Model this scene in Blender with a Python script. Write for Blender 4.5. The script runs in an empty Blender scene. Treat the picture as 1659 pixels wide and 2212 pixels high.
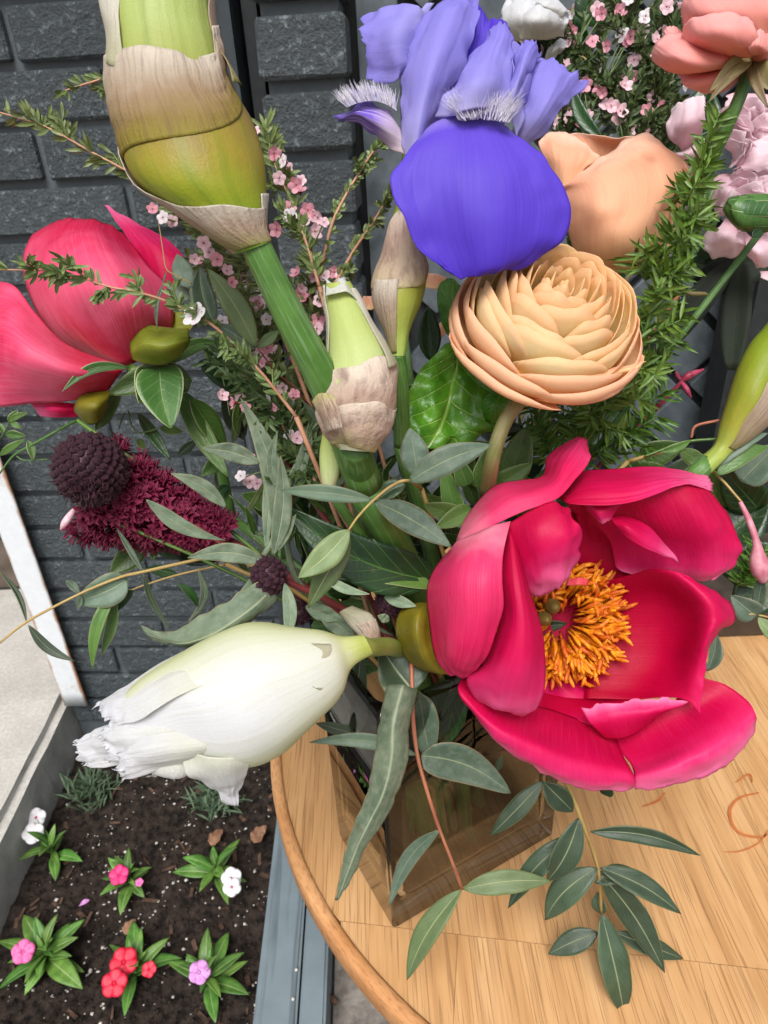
import bpy, bmesh, math, random
import numpy as np
from mathutils import Vector, Matrix, noise
random.seed(7); np.random.seed(7)
SC = bpy.context.scene
COL = SC.collection
# ------------------------------------------------------------------ camera
CAMZ = 1.14
PITCH, ROLL = math.radians(30), math.radians(3.3)
FU, CXU, CYU = 1533.4, 829.5, 1106.0          # focal length and centre on a 1659 x 2212 reading grid
RIGHT = np.array([1.0, 0, 0]); DOWN = np.array([0, -math.sin(PITCH), -math.cos(PITCH)])
FWD = np.array([0, math.cos(PITCH), -math.sin(PITCH)])
IR = math.cos(ROLL)*RIGHT + math.sin(ROLL)*DOWN
ID = -math.sin(ROLL)*RIGHT + math.cos(ROLL)*DOWN
CAMP = np.array([0, 0, CAMZ])
cam = bpy.data.cameras.new('camera'); camo = bpy.data.objects.new('camera', cam); COL.objects.link(camo)
M = Matrix(((IR[0], -ID[0], -FWD[0], 0), (IR[1], -ID[1], -FWD[1], 0), (IR[2], -ID[2], -FWD[2], CAMZ), (0, 0, 0, 1)))
camo.matrix_world = M
cam.sensor_fit = 'VERTICAL'; cam.sensor_height = 36; cam.sensor_width = 27; cam.lens = 36*2795/4032
cam.clip_start = 0.01; cam.clip_end = 200
cam.dof.use_dof = True; cam.dof.focus_distance = 0.31; cam.dof.aperture_fstop = 30
SC.camera = camo
# ------------------------------------------------------------------ sky, sun, exposure
SUN_EL, SUN_AZ = math.radians(58), math.radians(188)      # compass-like: 0 = +Y, clockwise
w = bpy.data.worlds.new('World'); SC.world = w; w.use_nodes = True
nt = w.node_tree; nt.nodes.clear()
sky = nt.nodes.new('ShaderNodeTexSky'); sky.sky_type = 'NISHITA'; sky.sun_disc = False
sky.sun_elevation = SUN_EL; sky.sun_rotation = SUN_AZ; sky.air_density = 1.0; sky.dust_density = 5.0; sky.ozone_density = 1.0
hs = nt.nodes.new('ShaderNodeHueSaturation'); hs.inputs['Saturation'].default_value = 0.18
bg = nt.nodes.new('ShaderNodeBackground'); bg.inputs['Strength'].default_value = 0.075
wo = nt.nodes.new('ShaderNodeOutputWorld')
nt.links.new(sky.outputs[0], hs.inputs['Color']); nt.links.new(hs.outputs[0], bg.inputs[0]); nt.links.new(bg.outputs[0], wo.inputs[0])
sun = bpy.data.lights.new('sun', 'SUN'); sun.energy = 1.5; sun.angle = math.radians(32); sun.color = (1, .985, .96)
suno = bpy.data.objects.new('sun', sun); COL.objects.link(suno)
sd = Vector((math.sin(SUN_AZ)*math.cos(SUN_EL), math.cos(SUN_AZ)*math.cos(SUN_EL), math.sin(SUN_EL)))
suno.rotation_euler = sd.to_track_quat('Z', 'Y').to_euler()
SC.view_settings.view_transform = 'Standard'; SC.view_settings.look = 'None'
SC.view_settings.gamma = 1; SC.view_settings.exposure = 0.92
try:
    SC.view_settings.use_curve_mapping = False
except Exception: pass
SC.render.engine = 'CYCLES'
SC.cycles.max_bounces = 10; SC.cycles.transparent_max_bounces = 8; SC.cycles.transmission_bounces = 10
SC.cycles.caustics_reflective = False; SC.cycles.caustics_refractive = True
SC.cycles.use_denoising = True

# ------------------------------------------------------------------ helpers: points
def P(u, v, d):                       # reading-grid point at distance d (metres along the lens axis) -> world
    return CAMP + d*(FWD + ((u-CXU)/FU)*IR + ((v-CYU)/FU)*ID)
def RAY(u, v): return FWD + ((u-CXU)/FU)*IR + ((v-CYU)/FU)*ID
def onz(u, v, z):                     # where the sight line meets height z
    r = RAY(u, v); return CAMP + r*((z-CAMZ)/r[2])
def zr(x0, y0, x1, wpx):              # enlarged-view coordinates -> reading grid
    s = (x1-x0)/wpx*0.54861
    return lambda x, y: (x0*0.54861+x*s, y0*0.54861+y*s)
ID_TF = lambda x, y: (x, y)
def lin(c):
    return tuple((x/255/12.92 if x/255 <= .04045 else ((x/255+.055)/1.055)**2.4) for x in c) + (1,)
def unit(v): return v/ (np.linalg.norm(v)+1e-12)
def crom(pts, n):                     # smooth curve through points
    p = np.asarray(pts, float); k = len(p)
    if k == 1: return np.repeat(p, n, 0)
    q = np.concatenate([(2*p[0]-p[1])[None], p, (2*p[-1]-p[-2])[None]])
    t = np.linspace(0, k-1, n); i = np.minimum(t.astype(int), k-2); f = (t-i).reshape(-1, *([1]*(p.ndim-1)))
    a, b, c, d = q[i], q[i+1], q[i+2], q[i+3]
    return .5*(2*b + (c-a)*f + (2*a-5*b+4*c-d)*f**2 + (3*b-a-3*c+d)*f**3)

# ------------------------------------------------------------------ helpers: meshes and objects
class MB:
    def __init__(s): s.v, s.f, s.uv, s.m, s.n = [], [], [], [], 0
    def grid(s, G, mi=0, uv=None, closeu=False):          # G: (nv, nu, 3)
        nv, nu = G.shape[:2]; b = s.n
        s.v.append(G.reshape(-1, 3)); s.n += nv*nu
        for j in range(nv-1):
            for i in range(nu if closeu else nu-1):
                i2 = (i+1) % nu
                s.f.append((b+j*nu+i, b+j*nu+i2, b+(j+1)*nu+i2, b+(j+1)*nu+i)); s.m.append(mi)
                a0, a1 = i/(nu-1 if not closeu else nu), (i+1)/(nu-1 if not closeu else nu); c0, c1 = j/(nv-1), (j+1)/(nv-1)
                s.uv += [(a0, c0), (a1, c0), (a1, c1), (a0, c1)]
        return s
    def tube(s, pts, rad, n=8, mi=0, cap=True):
        pts = np.asarray(pts, float); k = len(pts); rad = np.broadcast_to(np.asarray(rad, float), (k,))
        T = np.gradient(pts, axis=0); T /= (np.linalg.norm(T, axis=1)[:, None]+1e-12)
        a = np.cross(T[0], [.3, .5, .81]); a = unit(a); G = []
        for i in range(k):
            a = unit(a - T[i]*np.dot(a, T[i])); bb = np.cross(T[i], a)
            th = np.linspace(0, 2*math.pi, n, endpoint=False)
            G.append(pts[i] + rad[i]*(np.cos(th)[:, None]*a + np.sin(th)[:, None]*bb))
        b = s.n; s.grid(np.array(G), mi, closeu=True)
        if cap:
            s.f.append(tuple(range(b+n-1, b-1, -1))); s.m.append(mi); s.uv += [(0, 0)]*n
            e = b+(k-1)*n; s.f.append(tuple(range(e, e+n))); s.m.append(mi); s.uv += [(0, 1)]*n
        return s
    def poly(s, V, F, mi=0):
        b = s.n; V = np.asarray(V, float); s.v.append(V); s.n += len(V)
        for f in F:
            s.f.append(tuple(b+i for i in f)); s.m.append(mi); s.uv += [(0, 0)]*len(f)
        return s
    def box(s, c, x, y, z, mi=0):                          # centre and three half-edge vectors
        c, x, y, z = (np.asarray(q, float) for q in (c, x, y, z))
        V = [c+a*x+b*y+d*z for d in (-1, 1) for b in (-1, 1) for a in (-1, 1)]
        return s.poly(V, [(0, 2, 3, 1), (4, 5, 7, 6), (0, 1, 5, 4), (2, 6, 7, 3), (0, 4, 6, 2), (1, 3, 7, 5)], mi)
    def mesh(s, name, mats, smooth=True):
        me = bpy.data.meshes.new(name)
        V = np.vstack(s.v); me.from_pydata(V.tolist(), [], s.f)
        uvl = me.uv_layers.new(name='UVMap'); uvl.data.foreach_set('uv', np.asarray(s.uv, np.float32).ravel())
        for m in (mats if isinstance(mats, (list, tuple)) else [mats]): me.materials.append(m)
        if len(me.materials) > 1: me.polygons.foreach_set('material_index', np.asarray(s.m, np.int32))
        if smooth: me.polygons.foreach_set('use_smooth', np.ones(len(s.f), bool))
        me.update(); return me
    def build(s, name, mats, parent=None, smooth=True, th=0):
        return obj(name, s.mesh(name, mats, smooth), parent, th)
def obj(name, me, parent=None, th=0):
    o = bpy.data.objects.new(name, me); COL.objects.link(o)
    if parent is not None:
        o.parent = parent; o.matrix_parent_inverse = parent.matrix_world.inverted() if parent.type != 'EMPTY' else Matrix.Translation(-Vector(parent.location))
    if th:
        m = o.modifiers.new('thickness', 'SOLIDIFY'); m.thickness = th; m.offset = 0
    return o
def thing(name, label, cat, loc, group=None):
    o = bpy.data.objects.new(name, None); COL.objects.link(o); o.location = tuple(map(float, loc)); o.empty_display_size = .01
    o['label'] = label; o['category'] = cat
    if group: o['group'] = group
    return o
def tag(o, label, cat, group=None):
    o['label'] = label; o['category'] = cat
    if group: o['group'] = group
    return o
def kind(o, k): o['kind'] = k; return o
def wob(p, amp, sc, seed=0.0):
    return np.array(noise.noise_vector(Vector((p[0]*sc+seed, p[1]*sc-seed, p[2]*sc+2*seed))))*amp
_seed = [0]
def surf(rows, d0, tf=ID_TF, nu=22, nv=26):
    R = []
    for r in rows:
        q = []
        for (x, y, dz) in r:
            u, v = tf(x, y); q.append(P(u, v, d0+dz*.01))
        R.append(crom(q, nu))
    return crom(np.array(R), nv)
def patch(name, rows, d0, mat, parent, tf=ID_TF, nu=22, nv=26, th=.0003, wr=.0006, wsc=60, ruf=0, rsc=180, sides='', rag=0, rfq=9, pleat=.00045, pk=11):
    nu, nv = int(nu*1.5), int(nv*1.25); G = surf(rows, d0, tf, nu, nv); _seed[0] += 3.7
    N = np.cross(np.gradient(G, axis=0), np.gradient(G, axis=1)); N /= (np.linalg.norm(N, axis=2)[:, :, None]+1e-12)
    if rag:
        V_ = np.gradient(G, axis=0); V_ /= (np.linalg.norm(V_, axis=2)[:, :, None]+1e-12)
        for i in range(nu):
            q = noise.noise(Vector((i/nu*rfq, _seed[0], 0)))+.5*noise.noise(Vector((i/nu*rfq*2.7, _seed[0], 5)))
            for j in range(nv): G[j, i] += V_[j, i]*rag*q*(j/(nv-1))**5
    for j in range(nv):
        for i in range(nu):
            p = G[j, i]; e = 0
            if 't' in sides: e = max(e, (j/(nv-1))**4)
            if 'b' in sides: e = max(e, (1-j/(nv-1))**4)
            if 'l' in sides: e = max(e, (1-i/(nu-1))**4)
            if 'r' in sides: e = max(e, (i/(nu-1))**4)
            pl_ = pleat*(.25+.75*j/(nv-1))*(noise.noise(Vector((i/nu*pk, j/nv*1.6, _seed[0])))+.5*noise.noise(Vector((i/nu*pk*2.6, j/nv*3, _seed[0]+4))))
            G[j, i] = p + N[j, i]*(noise.noise(Vector(p*wsc+_seed[0]))*wr+pl_) + wob(p, ruf*e, rsc, _seed[0])
    return MB().grid(G).build(name, mat, parent, th=th)
def tubepx(name, pts, rpx, mat, parent, d0=0, tf=ID_TF, n=10, seg=24, jit=0):
    W = []; 
    for (x, y, dz) in pts:
        u, v = tf(x, y); W.append(np.append(P(u, v, d0+dz*.01), d0+dz*.01))
    W = crom(W, seg); r = crom(np.array(rpx, float)[:, None], seg)[:, 0] if isinstance(rpx, (list, tuple)) else np.full(seg, float(rpx))
    C = W[:, :3].copy(); r = r*(tf(1, 0)[0]-tf(0, 0)[0])
    if jit: 
        for i in range(seg): C[i] += wob(C[i], jit, 90, 5)
    return MB().tube(C, r*W[:, 3]/FU, n).build(name, mat, parent)
def leaf_grid(B, T, w, bend=0, sag=0, roll=0, fold=.25, wav=0, shape=0, nu=7, nv=14, view=None):
    """a leaf blade: B base, T tip, w full width (m), bend = sideways bow, sag = bow towards the viewer, roll about its axis"""
    ax = T-B; L = np.linalg.norm(ax); a = ax/L
    vw = unit(CAMP-(B+T)/2) if view is None else unit(view)
    s = unit(np.cross(a, vw)); n = unit(np.cross(s, a))
    c, si = math.cos(roll), math.sin(roll); s, n = c*s+si*n, -si*s+c*n
    G = np.zeros((nv, nu, 3)); t = np.linspace(0, 1, nv)
    if shape == 0: pr = np.sin(math.pi*t**.85)**.85
    elif shape == 1: pr = np.sin(math.pi*t**.6)**.7                       # ovate, widest near base
    elif shape == 2: pr = np.minimum(1, np.sin(math.pi*np.clip(t*.96+.02, 0, 1)))**.5   # strap-like
    else: pr = np.sin(math.pi*t**1.4)**.8                                  # widest near tip
    pr[0] = max(pr[0], .05); pr[-1] = .02
    mid = B + np.outer(t, ax) + np.outer(np.sin(math.pi*t)*bend*L, s) + np.outer(np.sin(math.pi*t)*sag*L, n)
    ph = random.random()*6
    for i, x in enumerate(np.linspace(-1, 1, nu)):
        hw = pr*w/2*x
        lift = np.abs(x)*fold*pr*w/2 + wav*w*np.sin(t*17+ph+x*2)*abs(x)*pr
        G[:, i] = mid + np.outer(hw, s) + np.outer(lift, n)
    return G
def leaf(parent, b, t, wpx, mat, d, dt=None, tf=ID_TF, name='leaf', th=.0004, **k):
    dt = d if dt is None else dt
    B, T = P(*tf(*b), d), P(*tf(*t), dt)
    sx = (tf(1, 0)[0]-tf(0, 0)[0])
    G = leaf_grid(B, T, wpx*sx*(d+dt)/2/FU, **k)
    return MB().grid(G).build(name, mat, parent, th=th)
# lofted body from two outlines
class Body:
    def __init__(s, L, R, d0, tf=ID_TF, k=1.0, n=40):
        A = [P(*tf(x, y), d0+(z[0] if z else 0)*.01) for (x, y, *z) in L]; B = [P(*tf(x, y), d0+(z[0] if z else 0)*.01) for (x, y, *z) in R]
        s.A, s.B, s.k = np.array(A), np.array(B), k; s.m = len(A)
    def at(s, t, th, infl=1.0):
        f = t*(s.m-1); i = int(min(max(math.floor(f), 0), s.m-2)); f -= i
        def cr(p):
            q = lambda j: p[j] if 0 <= j < s.m else (2*p[0]-p[1] if j < 0 else 2*p[-1]-p[-2])
            a, b, c, d = q(i-1), q(i), q(i+1), q(i+2)
            return .5*(2*b+(c-a)*f+(2*a-5*b+4*c-d)*f*f+(3*b-a-3*c+d)*f**3)
        l, r = cr(s.A), cr(s.B); c = (l+r)/2; h = (r-l)/2; vw = unit(CAMP-c); vw = unit(vw - h*np.dot(vw, h)/np.dot(h, h))
        return c + infl*(math.cos(th)*h + math.sin(th)*vw*np.linalg.norm(h)*s.k)
    def build(s, name, mat, parent, nt=40, nth=28, wr=.0004, wsc=80):
        G = np.array([[s.at(j/(nt-1), 2*math.pi*i/nth) for i in range(nth)] for j in range(nt)])
        for j in range(nt):
            for i in range(nth): G[j, i] += wob(G[j, i], wr, wsc, 1)
        return MB().grid(G, closeu=True).build(name, mat, parent)
    def shell(s, name, mat, parent, t0, t1, a0, a1, infl=1.04, nt=26, na=26, wr=.0008, wsc=70, flare=0, th=.0003, infl0=None, ridge=0, rk=(9, 4)):
        """thin sheath over part of the body; t0, t1 may be functions of angle fraction; angles in degrees (90 faces the viewer)"""
        G = np.zeros((nt, na, 3)); _seed[0] += 2.3
        for i in range(na):
            q = i/(na-1); lo = t0(q) if callable(t0) else t0; hi = t1(q) if callable(t1) else t1
            for j in range(nt):
                r = j/(nt-1); t = lo+(hi-lo)*r
                i0 = infl if infl0 is None else infl0+(infl-infl0)*min(1, r*1.6)
                if ridge: i0 += ridge*(math.sin(rk[0]*r+rk[1]*q+2*noise.noise(Vector((q*4, r*3, _seed[0]))))+.6*math.sin(2.3*rk[0]*r+1.7*rk[1]*q+3*noise.noise(Vector((q*6, r*5, _seed[0])))))*min(1, r*3)
                p = s.at(t, math.radians(a0+(a1-a0)*q), i0)
                G[j, i] = p + wob(p, wr*(1+2*abs(r-.5))*(1 if infl0 is None else min(1, r*2)), wsc, _seed[0])
        return MB().grid(G).build(name, mat, parent, th=th)
# ------------------------------------------------------------------ materials
def newmat(name):
    m = bpy.data.materials.new(name); m.use_nodes = True; n = m.node_tree; n.nodes.clear()
    return m, n
class NB:
    def __init__(s, nt): s.t = nt
    def n(s, typ, **kw):
        x = s.t.nodes.new('ShaderNode'+typ)
        for k, v in kw.items():
            if k in x.inputs: x.inputs[k].default_value = v
            else: setattr(x, k, v)
        return x
    def l(s, a, b): s.t.links.new(a, b)
    def ramp(s, fac, stops, interp='LINEAR'):
        r = s.n('ValToRGB'); r.color_ramp.interpolation = interp; e = r.color_ramp.elements
        while len(e) < len(stops): e.new(.5)
        for x, (p, c) in zip(e, stops): x.position = p; x.color = c
        s.l(fac, r.inputs[0]); return r.outputs[0]
    def mix(s, fac, a, b, mode='MIX'):
        x = s.n('Mix', data_type='RGBA', blend_type=mode)
        for sock, v in ((0, fac), (6, a), (7, b)):
            if hasattr(v, 'links'): s.l(v, x.inputs[sock])
            else: x.inputs[sock].default_value = v
        return x.outputs[2]
    def math(s, op, a, b=0.0):
        x = s.n('Math', operation=op)
        for i, v in enumerate((a, b)):
            if hasattr(v, 'links'): s.l(v, x.inputs[i])
            else: x.inputs[i].default_value = v
        return x.outputs[0]
    def noise(s, vec, scale, detail=4, rough=.55, dist=0):
        x = s.n('TexNoise', Scale=scale, Detail=detail, Roughness=rough, Distortion=dist)
        if vec is not None: s.l(vec, x.inputs['Vector'])
        return x.outputs['Fac']
    def bump(s, h, strength, dist=.001):
        b = s.n('Bump', Strength=strength, Distance=dist); s.l(h, b.inputs['Height']); return b.outputs[0]
def finish(b, color, rough=.5, normal=None, trans=0, transcol=None, sheen=0, spec=.5, coat=0):
    p = b.n('BsdfPrincipled'); o = b.n('OutputMaterial')
    if hasattr(color, 'links'): b.l(color, p.inputs['Base Color'])
    else: p.inputs['Base Color'].default_value = color
    if hasattr(rough, 'links'): b.l(rough, p.inputs['Roughness'])
    else: p.inputs['Roughness'].default_value = rough
    p.inputs['Specular IOR Level'].default_value = spec
    p.inputs['Sheen Weight'].default_value = sheen; p.inputs['Sheen Roughness'].default_value = .4
    p.inputs['Coat Weight'].default_value = coat
    if normal is not None: b.l(normal, p.inputs['Normal'])
    if trans:
        t = b.n('BsdfTranslucent')
        src = transcol if transcol is not None else color
        if hasattr(src, 'links'): b.l(src, t.inputs['Color'])
        else: t.inputs['Color'].default_value = src
        if normal is not None: b.l(normal, t.inputs['Normal'])
        m = b.n('MixShader', Fac=trans); b.l(p.outputs[0], m.inputs[1]); b.l(t.outputs[0], m.inputs[2]); b.l(m.outputs[0], o.inputs[0])
    else: b.l(p.outputs[0], o.inputs[0])
def uvstreak(b, su, sv, scale=1.0, detail=3):
    tc = b.n('TexCoord'); mp = b.n('Mapping'); mp.inputs['Scale'].default_value = (su, sv, 1)
    b.l(tc.outputs['UV'], mp.inputs[0]); return b.noise(mp.outputs[0], scale, detail), tc
def petal(name, stops, streak=None, sfac=.4, su=34, sv=1.6, rough=.55, trans=.22, sheen=0.0, bump=.35, edge=None, swap=False, mott=.25, spec=.25, tc_=None, ring=None):
    """stops: colour from base (v=0) to rim (v=1); streak: colour of the fine lengthwise lines; edge: colour along the side margins"""
    m, n = newmat(name); b = NB(n)
    st, tc = uvstreak(b, *( (sv, su) if swap else (su, sv)))
    sx = b.n('SeparateXYZ'); b.l(tc.outputs['UV'], sx.inputs[0])
    v, u = sx.outputs[1 if not swap else 0], sx.outputs[0 if not swap else 1]
    big = b.noise(tc.outputs['Object'], 55, 3)
    vv = b.math('ADD', v, b.math('MULTIPLY', b.math('SUBTRACT', st, .5), .10)); vv = b.math('ADD', vv, b.math('MULTIPLY', b.math('SUBTRACT', big, .5), mott))
    c = b.ramp(vv, [(p, lin(q)) for p, q in stops])
    if streak is not None:
        f = b.ramp(st, [(.48, (0, 0, 0, 1)), (.68, (1, 1, 1, 1))])
        c = b.mix(b.math('MULTIPLY', f, sfac), c, lin(streak))
    if edge is not None:
        e = b.ramp(b.math('ABSOLUTE', b.math('SUBTRACT', u, .5)), [(.30, (0, 0, 0, 1)), (.5, (1, 1, 1, 1))])
        c = b.mix(b.math('MULTIPLY', e, .8), c, lin(edge))
    if ring is not None:
        rf = b.math('POWER', b.math('ABSOLUTE', b.math('COSINE', b.math('MULTIPLY', u, 6.2832))), 3.0)
        c = b.mix(b.math('MULTIPLY', rf, .75), c, lin(ring))
    fine = b.noise(tc.outputs['Object'], 900, 2)
    c = b.mix(b.math('MULTIPLY', fine, .16), c, b.mix(.5, c, (0, 0, 0, 1)))
    h = b.math('ADD', st, b.math('MULTIPLY', fine, .35))
    h = b.math('ADD', h, b.math('MULTIPLY', b.noise(tc.outputs['Object'], 190, 3), .5))
    finish(b, c, rough, b.bump(h, bump, .0010), trans, lin(tc_) if tc_ else None, sheen, spec)
    return m
def leafm(name, c1, c2, vein, rough=.42, trans=.12, veinw=.03, side=9, sidefac=.3, mott=60, bump=.5, dust=None, edge=None):
    m, n = newmat(name); b = NB(n); tc = b.n('TexCoord'); sx = b.n('SeparateXYZ'); b.l(tc.outputs['UV'], sx.inputs[0])
    au = b.math('ABSOLUTE', b.math('SUBTRACT', sx.outputs[0], .5))
    ns = b.noise(tc.outputs['Object'], mott, 4); ns2 = b.noise(tc.outputs['Object'], 700, 3)
    c = b.ramp(ns, [(.32, lin(c1)), (.68, lin(c2))]); oi = b.n('ObjectInfo')
    hv = b.n('HueSaturation'); b.l(c, hv.inputs['Color']); b.l(b.math('ADD', .72, b.math('MULTIPLY', oi.outputs['Random'], .56)), hv.inputs['Value']); b.l(b.math('ADD', .478, b.math('MULTIPLY', b.math('FRACT', b.math('MULTIPLY', oi.outputs['Random'], 7.3)), .03)), hv.inputs['Hue']); c = hv.outputs[0]
    sp_ = b.ramp(b.noise(tc.outputs['Object'], 150, 3), [(.70, (0, 0, 0, 1)), (.76, (1, 1, 1, 1))]); c = b.mix(b.math('MULTIPLY', sp_, .5), c, lin((92, 74, 48)))
    if dust: c = b.mix(b.math('MULTIPLY', b.ramp(b.noise(tc.outputs['Object'], 320, 4), [(.45, (0, 0, 0, 1)), (.75, (1, 1, 1, 1))]), .35), c, lin(dust))
    c = b.mix(b.math('MULTIPLY', ns2, .25), c, b.mix(.6, c, (0, 0, 0, 1)))
    mid = b.ramp(au, [(0, (1, 1, 1, 1)), (veinw, (0, 0, 0, 1))])
    ph = b.math('SUBTRACT', b.math('MULTIPLY', sx.outputs[1], side*6.28), b.math('MULTIPLY', au, side*3.6))
    sv = b.ramp(b.math('SINE', ph), [(.9, (0, 0, 0, 1)), (1, (1, 1, 1, 1))])
    vf = b.math('MAXIMUM', mid, b.math('MULTIPLY', sv, sidefac))
    c = b.mix(b.math('MULTIPLY', vf, .75), c, lin(vein))
    if edge: c = b.mix(b.math('MULTIPLY', b.ramp(au, [(.46, (0, 0, 0, 1)), (.495, (1, 1, 1, 1))]), .7), c, lin(edge))
    h = b.math('SUBTRACT', b.math('MULTIPLY', ns, .6), b.math('MULTIPLY', vf, .5)); h = b.math('ADD', h, b.math('MULTIPLY', ns2, .25))
    finish(b, c, rough, b.bump(h, bump, .0012), trans, None, 0, .45)
    return m
def plain(name, c1, c2, scale=120, rough=.5, trans=0, bump=.3, detail=4, spec=.5, bd=.001, lo=.35, hi=.65):
    m, n = newmat(name); b = NB(n); tc = b.n('TexCoord'); ns = b.noise(tc.outputs['Object'], scale, detail)
    c = b.ramp(ns, [(lo, lin(c1)), (hi, lin(c2))])
    finish(b, c, rough, b.bump(ns, bump, bd), trans, None, 0, spec); return m
def stemm(name, c1, c2, c3, su=20, sv=2.0, rough=.4, trans=0, bump=.4):
    m, n = newmat(name); b = NB(n); st, tc = uvstreak(b, su, sv, 1, 4)
    ns = b.noise(tc.outputs['Object'], 45, 3)
    c = b.ramp(ns, [(.3, lin(c1)), (.7, lin(c2))]); c = b.mix(b.ramp(st, [(.5, (0, 0, 0, 1)), (.72, (.7, .7, .7, 1))]), c, lin(c3))
    finish(b, c, rough, b.bump(st, bump, .0008), trans); return m

PM = {}
def mats():
    g = PM
    g['peony'] = petal('peony_pink', [(0, (198, 4, 62)), (.45, (220, 12, 86)), (.72, (236, 48, 120)), (1, (252, 130, 182))], (240, 84, 146), .12, 150, 2.2, trans=.32, rough=.42, bump=.22)
    g['peony_in'] = petal('peony_inner', [(0, (186, 2, 48)), (.6, (210, 5, 70)), (1, (228, 24, 102))], (220, 40, 100), .10, 150, 2.0, trans=.32, rough=.42, bump=.2)
    g['peony_out'] = petal('peony_outer', [(0, (244, 140, 164)), (.22, (230, 56, 110)), (.7, (224, 20, 90)), (1, (238, 54, 120))], (248, 130, 166), .2, 130, 1.8, trans=.25, rough=.42, bump=.22, mott=.45)
    g['peony_left'] = petal('peony_left', [(0, (218, 20, 64)), (.3, (244, 104, 138)), (.55, (240, 84, 126)), (.8, (216, 18, 80)), (1, (208, 8, 68))], (255, 170, 196), .2, 90, 1.2, trans=.3, mott=.6, rough=.42, bump=.22)
    g['iris_fall'] = petal('iris_fall', [(0, (160, 142, 228)), (.10, (110, 84, 218)), (.6, (98, 70, 212)), (1, (92, 60, 208))], (56, 32, 152), .22, 130, .25, trans=.35, mott=.03, bump=.08, rough=.5)
    g['iris_std'] = petal('iris_standard', [(0, (204, 198, 242)), (.4, (172, 164, 238)), (1, (158, 148, 234))], (172, 164, 240), .22, 90, 1.6, trans=.45, bump=.2)
    g['iris_stripe'] = petal('iris_striped', [(0, (225, 205, 200)), (.4, (120, 90, 200)), (1, (78, 50, 190))], (240, 225, 225), .7, 30, 1.0, trans=.2)
    g['beard'] = plain('iris_beard', (215, 210, 235), (245, 240, 245), 200, .7, .3)
    g['ranun'] = petal('ranunculus_peach', [(0, (255, 232, 176)), (.5, (255, 242, 192)), (.85, (255, 240, 194)), (1, (255, 208, 168))], (255, 234, 192), .10, 60, 1.2, trans=.4, edge=(255, 216, 170), bump=.08, tc_=(255, 234, 170), spec=.08)
    g['ranun_out'] = petal('ranunculus_outer', [(0, (255, 214, 150)), (.5, (255, 224, 168)), (1, (255, 204, 172))], (254, 212, 178), .12, 60, 1.2, trans=.4, bump=.1, tc_=(255, 224, 172), spec=.08)
    g['rose'] = petal('rose_peach', [(0, (255, 222, 166)), (.35, (250, 194, 154)), (.8, (248, 186, 152)), (1, (254, 214, 190))], (238, 162, 130), .22, 50, 1.0, trans=.3, bump=.18, spec=.15)
    g['coral'] = petal('coral_petal', [(0, (248, 166, 134)), (.45, (248, 162, 152)), (1, (252, 184, 180))], (250, 186, 182), .2, 50, 1.2, trans=.3, bump=.15, spec=.15)
    g['pale'] = petal('pale_pink', [(0, (255, 212, 222)), (.4, (255, 228, 236)), (1, (255, 242, 246))], (250, 206, 224), .2, 40, 1.4, trans=.5, bump=.25, tc_=(255, 236, 242))
    g['white'] = petal('white_petal', [(0, (176, 184, 84)), (.10, (206, 208, 150)), (.26, (226, 226, 212)), (.6, (228, 228, 230)), (1, (230, 230, 236))], (206, 210, 170), .22, 70, .8, trans=.3, bump=.3, ring=(200, 206, 128), mott=.15)
    g['white2'] = petal('white_soft', [(0, (224, 224, 206)), (.5, (228, 228, 228)), (1, (230, 230, 236))], (214, 214, 210), .25, 50, 1.4, trans=.35, bump=.5)
    g['budgreen'] = petal('bud_green', [(0, (120, 150, 50)), (.25, (136, 150, 40)), (.55, (160, 158, 58)), (1, (168, 190, 96))], (92, 128, 34), .5, 9, .9, trans=.15, bump=.4, rough=.4)
    g['budbig'] = petal('bud_olive', [(0, (172, 190, 116)), (.28, (158, 164, 82)), (.42, (138, 114, 66)), (.56, (156, 140, 52)), (.75, (148, 160, 44)), (1, (104, 136, 44))], (96, 122, 34), .45, 22, .7, trans=.15, bump=.4, rough=.4)
    g['budpale'] = petal('bud_pale', [(0, (176, 190, 96)), (.5, (196, 208, 140)), (.85, (212, 216, 166)), (1, (232, 232, 206))], (160, 178, 92), .4, 12, 1.0, trans=.2, bump=.4)
    g['collar'] = petal('collar_paper', [(0, (148, 134, 54)), (.2, (148, 126, 66)), (.5, (170, 144, 114)), (1, (216, 204, 188))], (120, 88, 70), .4, 40, 1.4, rough=.6, trans=.3, bump=.7, mott=.5)
    g['spathe'] = petal('spathe_paper', [(0, (150, 150, 84)), (.22, (178, 160, 122)), (.6, (190, 168, 148)), (1, (216, 204, 188))], (132, 98, 82), .55, 20, 1.2, rough=.6, trans=.3, bump=.8, mott=.5)
    g['spathe_dry'] = petal('spathe_dry', [(0, (196, 186, 130)), (.2, (196, 174, 146)), (.6, (188, 160, 142)), (1, (220, 204, 186))], (124, 84, 80), .5, 14, 3.5, rough=.6, trans=.2, bump=1.0, mott=.6)
    g['spathe_pale'] = petal('spathe_pale', [(0, (188, 186, 150)), (.5, (214, 208, 190)), (1, (232, 228, 216))], (176, 150, 136), .4, 18, 1.5, rough=.55, trans=.35, bump=.6)
    g['stem'] = stemm('green_stem', (48, 92, 24), (92, 132, 56), (132, 158, 122), 26, 3.0, .36, bump=.8)
    g['stem_iris'] = stemm('bud_stem', (112, 130, 52), (150, 158, 84), (178, 172, 120), 16, 1.4, .4)
    g['stem_red'] = stemm('red_twig', (150, 78, 62), (176, 110, 78), (196, 150, 110), 8, 6, .5)
    g['stem_dkred'] = stemm('dark_red_twig', (104, 36, 40), (130, 54, 56), (150, 90, 80), 8, 6, .5)
    g['stem_tan'] = stemm('tan_twig', (150, 122, 66), (176, 148, 88), (196, 176, 120), 8, 8, .5)
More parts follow.
